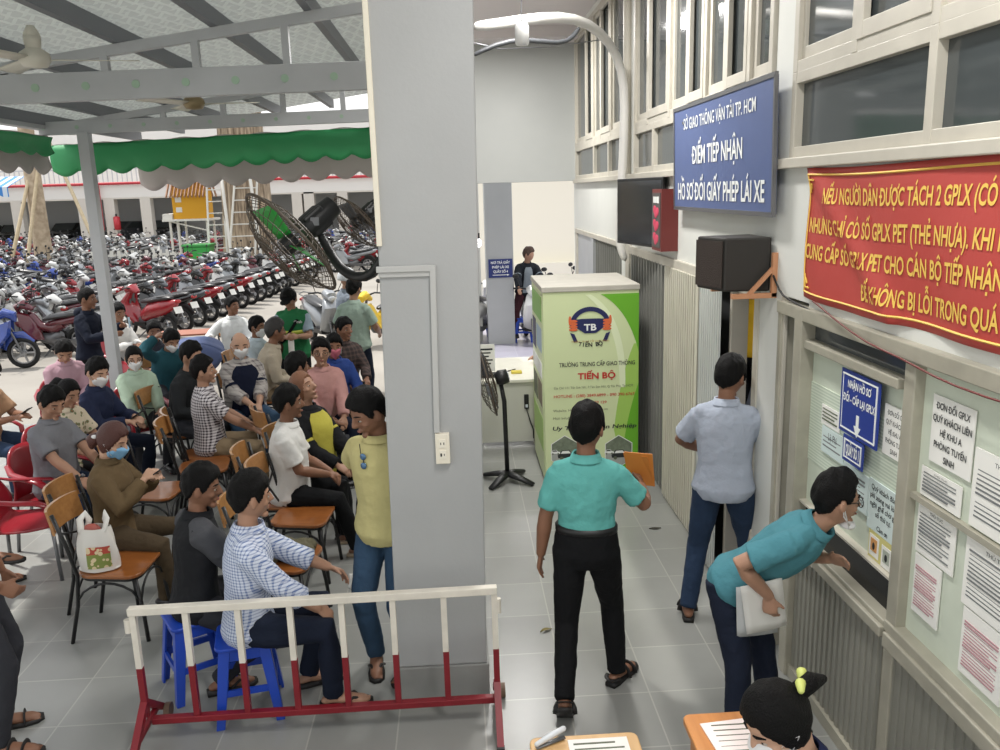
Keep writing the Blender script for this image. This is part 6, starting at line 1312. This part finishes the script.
# white flexible conduit and cables along the upper wall
g = G(); pts = [gy(470, 27, 7.0), gy(500, 24, 7.0), gy(540, 17, 7.2), gy(575, 17, 7.6), gy(600, 30, 8.0), gy(618, 55, 8.4), gy(625, 85, 8.5), gy(624, 130, 8.5), gy(622, 180, 8.5), gy(619, 225, 8.5), gy(619, 245, 8.5), gy(626, 262, 8.5)]
g.tube(pts, .045, 10); o = g.build('flexible_conduit', mat('white_conduit', '#dcdad5', .4), smooth=True, sub=1); tag(o, 'thick white flexible conduit arching from the column to the upper wall', 'conduit')
g = G(); pts = [gy(470, 57, 7.0), gy(495, 44, 7.0), gy(525, 38, 7.1), gy(560, 45, 7.3), gy(573, 38, 7.5), gy(580, 26, 7.6)]; g.tube(pts, .022, 8); o = g.build('black_cable', mat('cable_grey', '#46484b', .5), smooth=True, sub=1); tag(o, 'dark grey cable sagging under the white conduit', 'cable')
g = G(); pts = [gy(470, 42, 7.2), gy(500, 49, 7.4), gy(550, 47, 8), gy(600, 40, 10)]; g.tube(pts, .006, 6); tag(g.build('thin_wire', M_steelp, smooth=True), 'thin wire running below the white conduit', 'wire')
p = gy(522, 34, 6.2); t = thing('hanging_device', 'white cylindrical device hanging on a wire in the hall', 'device', tuple(p)); g = G(); g.lathe([(0, -.075), (.04, -.075), (.05, -.06), (.05, .05), (.04, .07), (0, .075)], (0, 0, 0), 20); g.build('housing', mat('white_housing', '#d9d9d6', .4), t, smooth=True, ang=40); g = G(); g.cyl((0, 0, .07), (0, 0, 4.95-p.z), .004, n=6); g.build('wire', M_steelp, t)
g = G(); pts = [gy(800, 300, 4.05), gy(812, 306, 3.95), gy(826, 318, 3.8), gy(860, 345, 3.45), gy(895, 357, 3.18), gy(940, 376, 2.95), gy(1000, 396, 2.65), gy(1090, 424, 2.2)]; pts = [V((W-.06, q.y, q.z)) for q in pts]; g.tube(pts, .005, 6); tag(g.build('brown_wire', mat('brown_wire', '#6b2a26', .5), smooth=True, sub=1), 'brown red wire slung across the counter windows', 'wire')
g = G(); pts = [(1.79, 4.72, 2.3), (W-.02, 4.62, 2.2), (W-.03, 4.5, 2.13), (W-.03, 4.3, 2.12), (W-.03, 4.05, 2.10)]; g.tube(pts, .007, 6); tag(g.build('speaker_cable', M_black, smooth=True, sub=1), 'black cable from the loudspeaker along the window head', 'cable')
# notices on the glass
M_inkg2 = mat('small_print', '#77797a', .6)
M_blus = mat('enamel_blue', '#20388c', .35)
def wnotice(label, y0, y1, z0, z1, lines, m=None, ink=None, cat='notice', name='paper_notice', bold=.0, border=False, filler=0, x=W+.02, fillm=None, slope=0):
    t = thing(name, label, cat, (x, (y0+y1)/2, (z0+z1)/2)); g = G(); g.bb(x-.004, x, y0, y1, z0, z1); g.build('sheet', m or M_paper, t, world=True)
    wd = abs(y0-y1); H_ = z1-z0; yc = (y0+y1)/2
    for s, v, h, k in lines:
        g = G(); g.text(s, (x-.0065, yc, z0+v*H_), RW, UPZ, h*H_, k*wd, bold); g.build('lettering', ink or M_ink, t, world=True)
    if border:
        g = G(); b = .012
        for a, c, d, e in ((y0+(.03*(y1 > y0) or -.03), y0, 0, 0),): pass
        ya, yb = min(y0, y1)+.018, max(y0, y1)-.018
        g.bb(x-.0065, x-.0045, ya, yb, z0+.018, z0+.022); g.bb(x-.0065, x-.0045, ya, yb, z1-.022, z1-.018); g.bb(x-.0065, x-.0045, ya, ya+.004, z0+.018, z1-.018); g.bb(x-.0065, x-.0045, yb-.004, yb, z0+.018, z1-.018); g.build('border', M_whi, t, world=True)
    if filler:
        g = G(); r_ = random.Random(int(y0*100+z0*10))
        for i in range(filler := int(filler*1.5)):
            z = z1-H_*(.2+.72*i/filler); e = wd*(.06+.2*r_.random()*(i % 3 == 2)); hi = max(y0, y1)-wd*.07; g.bb(x-.006, x-.0045, hi, min(y0, y1)+wd*.07+e, z, z+H_*.15/filler)
        g.build('print_lines', fillm or M_inkg2, t, world=True)['kind'] = 'stuff'
    return t
t = wnotice('blue enamel sign with a white arrow on the counter window', 3.76, 3.40, 1.585, 1.885, [('NHẬN HỒ SƠ', .80, .12, .62), ('ĐỔI - CẤP LẠI GPLX', .57, .12, .84)], M_blus, M_whi, 'sign', 'direction_sign', .03, True, x=W-.01)
g = G(); g.prism([(-.012, .085), (.012, .085), (.012, .03), (.032, .03), (0, -.02), (-.032, .03), (-.012, .03)], (-.002, 0, 0), (W-.0155, 3.58, 1.61), RW, UPZ); g.build('arrow', M_whi, t, world=True)
wnotice('small blue enamel sign QUẦY SỐ 1 below the arrow sign', 3.71, 3.51, 1.45, 1.575, [('QUẦY SỐ 1', .5, .40, .64)], M_blus, M_whi, 'sign', 'counter_number_sign', .04, True, x=W-.01)
DD = [('ĐƠN ĐỔI GPLX', .86, .10, .80), ('QUÝ KHÁCH LIÊN', .67, .10, .92), ('HỆ KHU A', .48, .10, .52), ('PHÒNG TUYỂN', .29, .10, .78), ('SINH', .11, .10, .26)]
wnotice('white notice about the form beside the blue arrow sign', 3.40, 3.215, 1.58, 1.80, [('ĐƠN ĐỔI GPL', .86, .10, .74), ('QUÝ KHÁCH LI', .67, .10, .84), ('HỆ KHU A', .48, .10, .56), ('PHÒNG TUYỂ', .29, .10, .78), ('SINH', .11, .10, .30)], bold=.015)
wnotice('white notice about the form on the pane right of the mullion', 3.05, 2.78, 1.66, 1.93, DD, bold=.015)
wnotice('small white slip left of the blue counter sign', 4.02, 3.82, 1.54, 1.64, [], filler=3, fillm=M_inkg)
wnotice('pale fee notice with large heading behind the bending head', 4.0, 3.76, 1.40, 1.53, [('Lệ Phí', .72, .3, .4)], mat('pale_blue_sheet', '#cddbd8', .7), filler=3)
wnotice('pale notice about required papers under the blue counter sign', 3.75, 3.50, 1.24, 1.42, [], mat('pale_blue_sheet', '#cddbd8', .7), filler=5)
wnotice('pale blue notice asking visitors to wait, low on the counter glass', 3.49, 3.215, 1.20, 1.43, [('Quý khách đóng', .87, .11, .84), ('phí xong vui lòng', .70, .11, .88), ('ngồi ghế chờ gọi', .53, .11, .86), ('số thứ tự.', .36, .11, .48), ('Cảm ơn', .10, .10, .34)], mat('pale_blue_sheet', '#cddbd8', .7), bold=.015)
wnotice('yellow sample card sheet under the pale blue notice', 3.46, 3.215, 1.07, 1.195, [], mat('yellow_card_sheet', '#d2c982', .6))
for y, z, m, lb in ((3.41, 1.11, mat('sample_card_orange', '#cf9558', .5), 'orange sample licence card on the yellow sheet'), (3.30, 1.10, mat('sample_card_grey', '#aab0a4', .5), 'grey sample licence card with a portrait on the yellow sheet')):
    t = thing('sample_card', lb, 'card', (W+.014, y, z)); g = G(); g.box((0, 0, .02), (.003, .085, .10)); g.build('card', M_paper, t); g = G(); g.box((-.002, 0, .025), (.002, .055, .06)); g.build('picture', m, t); g = G(); g.ell((-.003, 0, .02), (.002, .012, .018), 10, 6); g.build('portrait', M_ink, t)
k = 0
for y0, y1, z0, z1, lb, n, fm in ((3.09, 2.82, 1.505, 1.625, 'top printed list under the form notice, wide and low', 4, None), (3.09, 2.83, 1.26, 1.47, 'printed list below the rail beside the mullion', 7, None), (3.08, 2.90, 1.0, 1.25, 'pinkish printed form pasted low beside the mullion', 10, mat('pink_print', '#b98f94', .7)),
        (2.76, 2.42, 1.51, 1.80, 'printed list right of the form notice above the rail', 8, None), (2.76, 2.42, 1.20, 1.47, 'printed list right of the mullion pane below the rail', 8, None), (2.74, 2.50, .93, 1.19, 'pinkish printed form low at the right edge', 10, mat('pink_print', '#b98f94', .7))):
    wnotice(lb, y0, y1, z0, z1, [('THỦ TỤC', .90, .06, .34)] if k not in (2, 5) else [], filler=n, fillm=fm); k += 1
# acrylic box, papers behind the counter
g = G(); g.bb(W+.04, W+.3, 3.3, 3.8, 1.0, 1.02); tag(g.build('counter_shelf', M_lam), 'pale shelf behind the lower counter glass', 'shelf')
# ---------------- far end: sign, stools, bulb, motorbikes and rider
t = thing('passage_sign', 'small blue sign with an arrow on the far grey column', 'sign', (.79, 14.94, 1.38)); g = G(); g.bb(.57, 1.0, 14.93, 14.95, 1.22, 1.55); g.build('plate', mat('navy_plate', '#27346e', .4), t, world=True)
for s, z, wd in (('NƠI TRẢ GIẤY', 1.49, .34), ('PHÉP LÁI XE', 1.41, .30), ('QUẦY SỐ 4', 1.33, .26)): g = G(); g.text(s, (.785, 14.925, z), RX_, UPZ, .045, wd, .02); g.build('lettering', M_whi, t, world=True)
g = G(); g.bb(.64, .90, 14.924, 14.928, 1.262, 1.272); g.prism([(.90, -.018), (.94, 0), (.90, .018)], (0, -.003, 0), (0, 14.926, 1.267)); g.build('arrow', M_whi, t, world=True)
for px, lb in ((499, 'blue stool at the foot of the far grey column'), (524, 'blue stool right of the far grey column'), (481, 'blue stool half hidden by the big column')): p = gz(px, 341 if px > 490 else 336); stool(lb, p.x, p.y, 5)
p = gy(478, 243, 8.6); t = thing('light_bulb', 'glowing white bulb beside the right edge of the big column', 'lamp', tuple(p)); g = G(); g.ell((0, 0, 0), (.035, .035, .045)); g.build('bulb', mat('lit_bulb', '#ffffff', .3, emit='#ffffff', es=12), t, smooth=True); g = G(); g.cyl((0, 0, .04), (0, 0, .10), .02); g.cyl((0, 0, .09), (0, 0, 4.95-p.z), .004, n=6); g.build('holder', M_black, t)
for i, (px, py, az, c, k, lb) in enumerate(((531, 341, 176, 'white', 'scooter', 'white motorbike carrying the rider behind the green cabinet'), (555, 330, 170, 'white', 'scooter', 'white scooter right of the rider before the cream wall'), (572, 322, 150, 'red', 'scooter', 'red scooter at the far end before the cream wall'), (484, 338, 20, 'white', 'scooter', 'white scooter between the big column and the far column'))):
    p = gz(px, py); bike_full(k, lb, (p.x, p.y, 0), az, c, 'motorbikes behind the hall')
p = gz(530, 345); person('rider in a dark jacket and brown cap sitting on the white motorbike', None, 172, pose='sit', hz=.93, loc=(p.x-.0, p.y+.62, 0), head_az=120, pitch=8, lean=14, top=cloth('rider_jacket', '#22252b'), sleeve='long', inner=cloth('rider_tee', '#8e979d'), open_=.4, bottom=cloth('rider_trousers', '#402228'), skin='tan', vox=.01, hairm=mat('brown_cap', '#4c3a30', .8), hands={'r': (.24, .5, 1.02), 'l': (-.24, .5, 1.02)}, feet={'r': (.25, .2, .18), 'l': (-.25, .2, .18)}, face=False)
for px, c, lb, az in ((322, 'silver', 'silver electric bike with black handlebar beside the green vest', 150), (376, 'white', 'yellow bicycle like scooter by the left edge of the column', 95)):
    p = gz(px, 345); 
    if c == 'silver': bike_full('scooter', lb, (p.x, p.y+.3, -.03), az, c, 'scooters in front of the parking')
    else:
        PAINTS['yellow'] = mat('bike_paint_yellow', '#d6b227', .35); bike_full('underbone', lb, (p.x+.1, p.y+.2, -.03), 215, 'yellow', 'scooters in front of the parking')
# ---------------- barrier
t = thing('crowd_barrier', 'white and red painted steel barrier in front of the seats', 'barrier', (-.8, 3.95, 0)); M_bw_ = mat('barrier_white', '#dcd6c9', .5, var=.08, vscale=10); M_br = mat('barrier_red', '#7c1722', .45, var=.08, vscale=10)
YB_ = 3.93; XL, XR = -1.70, .125
g = G(); g.bar((XL-.02, YB_, .735), (XR+.015, YB_, .75), .045, .04); g.build('top_rail', M_bw_, t, world=True, bevel=.004)
g = G(); g.bar((XL+.03, YB_, .115), (XR, YB_, .125), .04, .035); g.build('bottom_rail', M_br, t, world=True, bevel=.004)
nb = 8
for i in range(nb):
    x = XL+(XR-XL)*i/(nb-1)
    g = G(); lo = .12 if 0 < i < nb-1 else .14; mid = .42
    g.mat(M_bw_).bar((x, YB_, mid), (x, YB_, .73), .03, .03).mat(M_br).bar((x+.001, YB_, lo), (x+.001, YB_, mid), .0302, .0302); g.build('bar', None, t, world=True)
for x in (XL, XR):
    g = G(); g.bar((x, YB_, .22), (x, YB_-.26, .012), .035); g.bar((x, YB_, .22), (x, YB_+.2, .06), .035); g.bar((x, YB_-.17, .085), (x, YB_+.15, .10), .025); g.build('foot', M_br, t, world=True)
    g = G(); g.mat(mat('rusty_caster', '#6d5848', .6)).cyl((x+.02, YB_+.2, .04), (x+.05, YB_+.2, .04), .04); g.build('caster', None, t, world=True); g = G(); g.box((x, YB_-.27, .014), (.04, .03, .028)); g.build('foot_cap', M_black, t, world=True)
g = G(); g.cyl((XL-.03, YB_, .62), (XL-.03, YB_, .69), .018); g.build('hinge', M_bw_, t, world=True); g = G(); g.cyl((XR+.02, YB_, .62), (XR+.02, YB_, .70), .014); g.build('hinge', M_bw_, t, world=True)
# ---------------- foreground tables and the woman
def ftable(label, x0, x1, y0, y1, m):
    t = thing('wooden_table', label, 'table', ((x0+x1)/2, (y0+y1)/2, 0)); g = G(); cx, cy = (x0+x1)/2, (y0+y1)/2
    g.prism([(a+cx, b+cy) for a, b in rrect(x1-x0, y1-y0, .03, 4)], (0, 0, .03), (0, 0, .72), RX_, (0, 1, 0)); g.build('table_top', m, t, world=True, bevel=.006)
    for a in (x0+.05, x1-.05):
        for b in (y0+.05, y1-.05): g = G(); g.bb(a-.02, a+.02, b-.02, b+.02, 0, .72); g.build('leg', m, t, world=True)
    g = G(); g.bb(x0+.04, x1-.04, y1-.07, y1-.05, .62, .72); g.bb(x0+.04, x0+.06, y0+.06, y1-.06, .62, .72); g.build('apron', m, t, world=True); return t
ftable('pale wooden table corner at the bottom edge with stapler and paper', .20, .605, 2.22, 2.735, M_table2); ftable('orange wooden table in front of the woman at the bottom edge', .80, 1.12, 2.20, 2.82, M_table)
t = thing('stapler', 'silver and white stapler lying on the pale wooden table', 'stapler', (.275, 2.69, .75)); Ms = Mx.Rotation(rad(25), 3, 'Z')
g = G(); g.tube([Ms@V((-.06, 0, .008)), Ms@V((.06, 0, .008))], .011, 8, 1, .5); g.build('base', M_steelp, t, smooth=True); g = G(); g.tube([Ms@V((-.06, 0, .02)), Ms@V((0, 0, .034)), Ms@V((.06, 0, .045))], [.009, .012, .01], 8, rnd=True); g.build('arm', mat('stapler_white', '#cfd3d6', .3), t, smooth=True)
t = thing('open_notebook', 'white ruled sheet on the pale wooden table beside the stapler', 'paper', (.45, 2.60, .752)); g = G(); g.box((0, 0, .002), (.22, .20, .004)); g.build('page', M_paper, t); g = G(); [g.bb(-.09, .09-.03*(i % 2), -.08+i*.03, -.077+i*.03, .004, .0047) for i in range(6)]; g.build('ruled_lines', M_inkg, t)['kind'] = 'stuff'
t = thing('paper_form', 'pinkish paper form on the orange table before the woman', 'paper', (.98, 2.66, .752)); g = G(); g.box((0, 0, .002), (.24, .20, .004), rz=.1); g.build('page', mat('pinkish_paper', '#e2d6d2', .8), t); g = G(); [g.bb(-.09, .09, -.08+i*.03, -.078+i*.03, .004, .0048) for i in range(6)]; g.build('printed_lines', M_inkg, t)['kind'] = 'stuff'
w33 = person('woman with a yellow green hair clip bent over the orange table, seen from above', (779, 719), 275, pose='sit', head_az=262, pitch=34, lean=14, top=cloth('dark_navy_uniform', '#1a2140'), sleeve='long', bottom=M_navy, skin='light', female=True, hair='clip', vox=.006, mask=M_maskw, hands={'r': (.14, .34, .80), 'l': (-.14, .36, .80)}, S=.97)
stool('blue plastic stool under the woman at the orange table', w33['loc'].x, w33['loc'].y, 275)
q = w33['wl'](w33['H']((.0, -.105, .045))); t = thing('hair_clip', 'yellow green hair clip on the black hair of the woman at the table', 'hair clip', tuple(q)); M_clip = mat('lime_clip', '#c7cf72', .5)
for i in (-1, 1): g = G(); g.tube([V((i*.010, i*.018, .01)), V((i*.014, i*.03, .03)), V((i*.02, i*.05, .015))], [.012, .016, .010], 10, rnd=True); g.build('petal', M_clip, t, smooth=True)
g = G(); g.ell((0, 0, .012), (.014, .014, .012)); g.build('knot', M_clip, t, smooth=True)
for x, y, a in ((.3, 4.75, .3), (.62, 5.9, 1.2), (1.08, 5.05, .5)): pass
g = G(); g.grid(lambda u, v: V(((u-.5)*.09, (v-.5)*.03*sin(pi*u)+.0, .004+.012*abs(v-.5)+.006*sin(u*4))), 10, 4); o = g.build('dry_leaf', mat('dry_leaf', '#8a7d4a', .8), smooth=True); p = gz(546, 631); o.location = p; o.rotation_euler = (0, 0, .5); tag(o, 'dry curled leaf lying on the grey floor tiles', 'leaf')
g = G(); g.grid(lambda u, v: V(((u-.5)*.10, (v-.5)*.035*sin(pi*u), .004+.012*abs(v-.5))), 10, 4); o = g.build('dry_leaf', mat('dark_leaf', '#3d3a32', .8), smooth=True); p = gz(655, 529); o.location = p; tag(o, 'dark leaf on the floor at the foot of the gate', 'leaf')
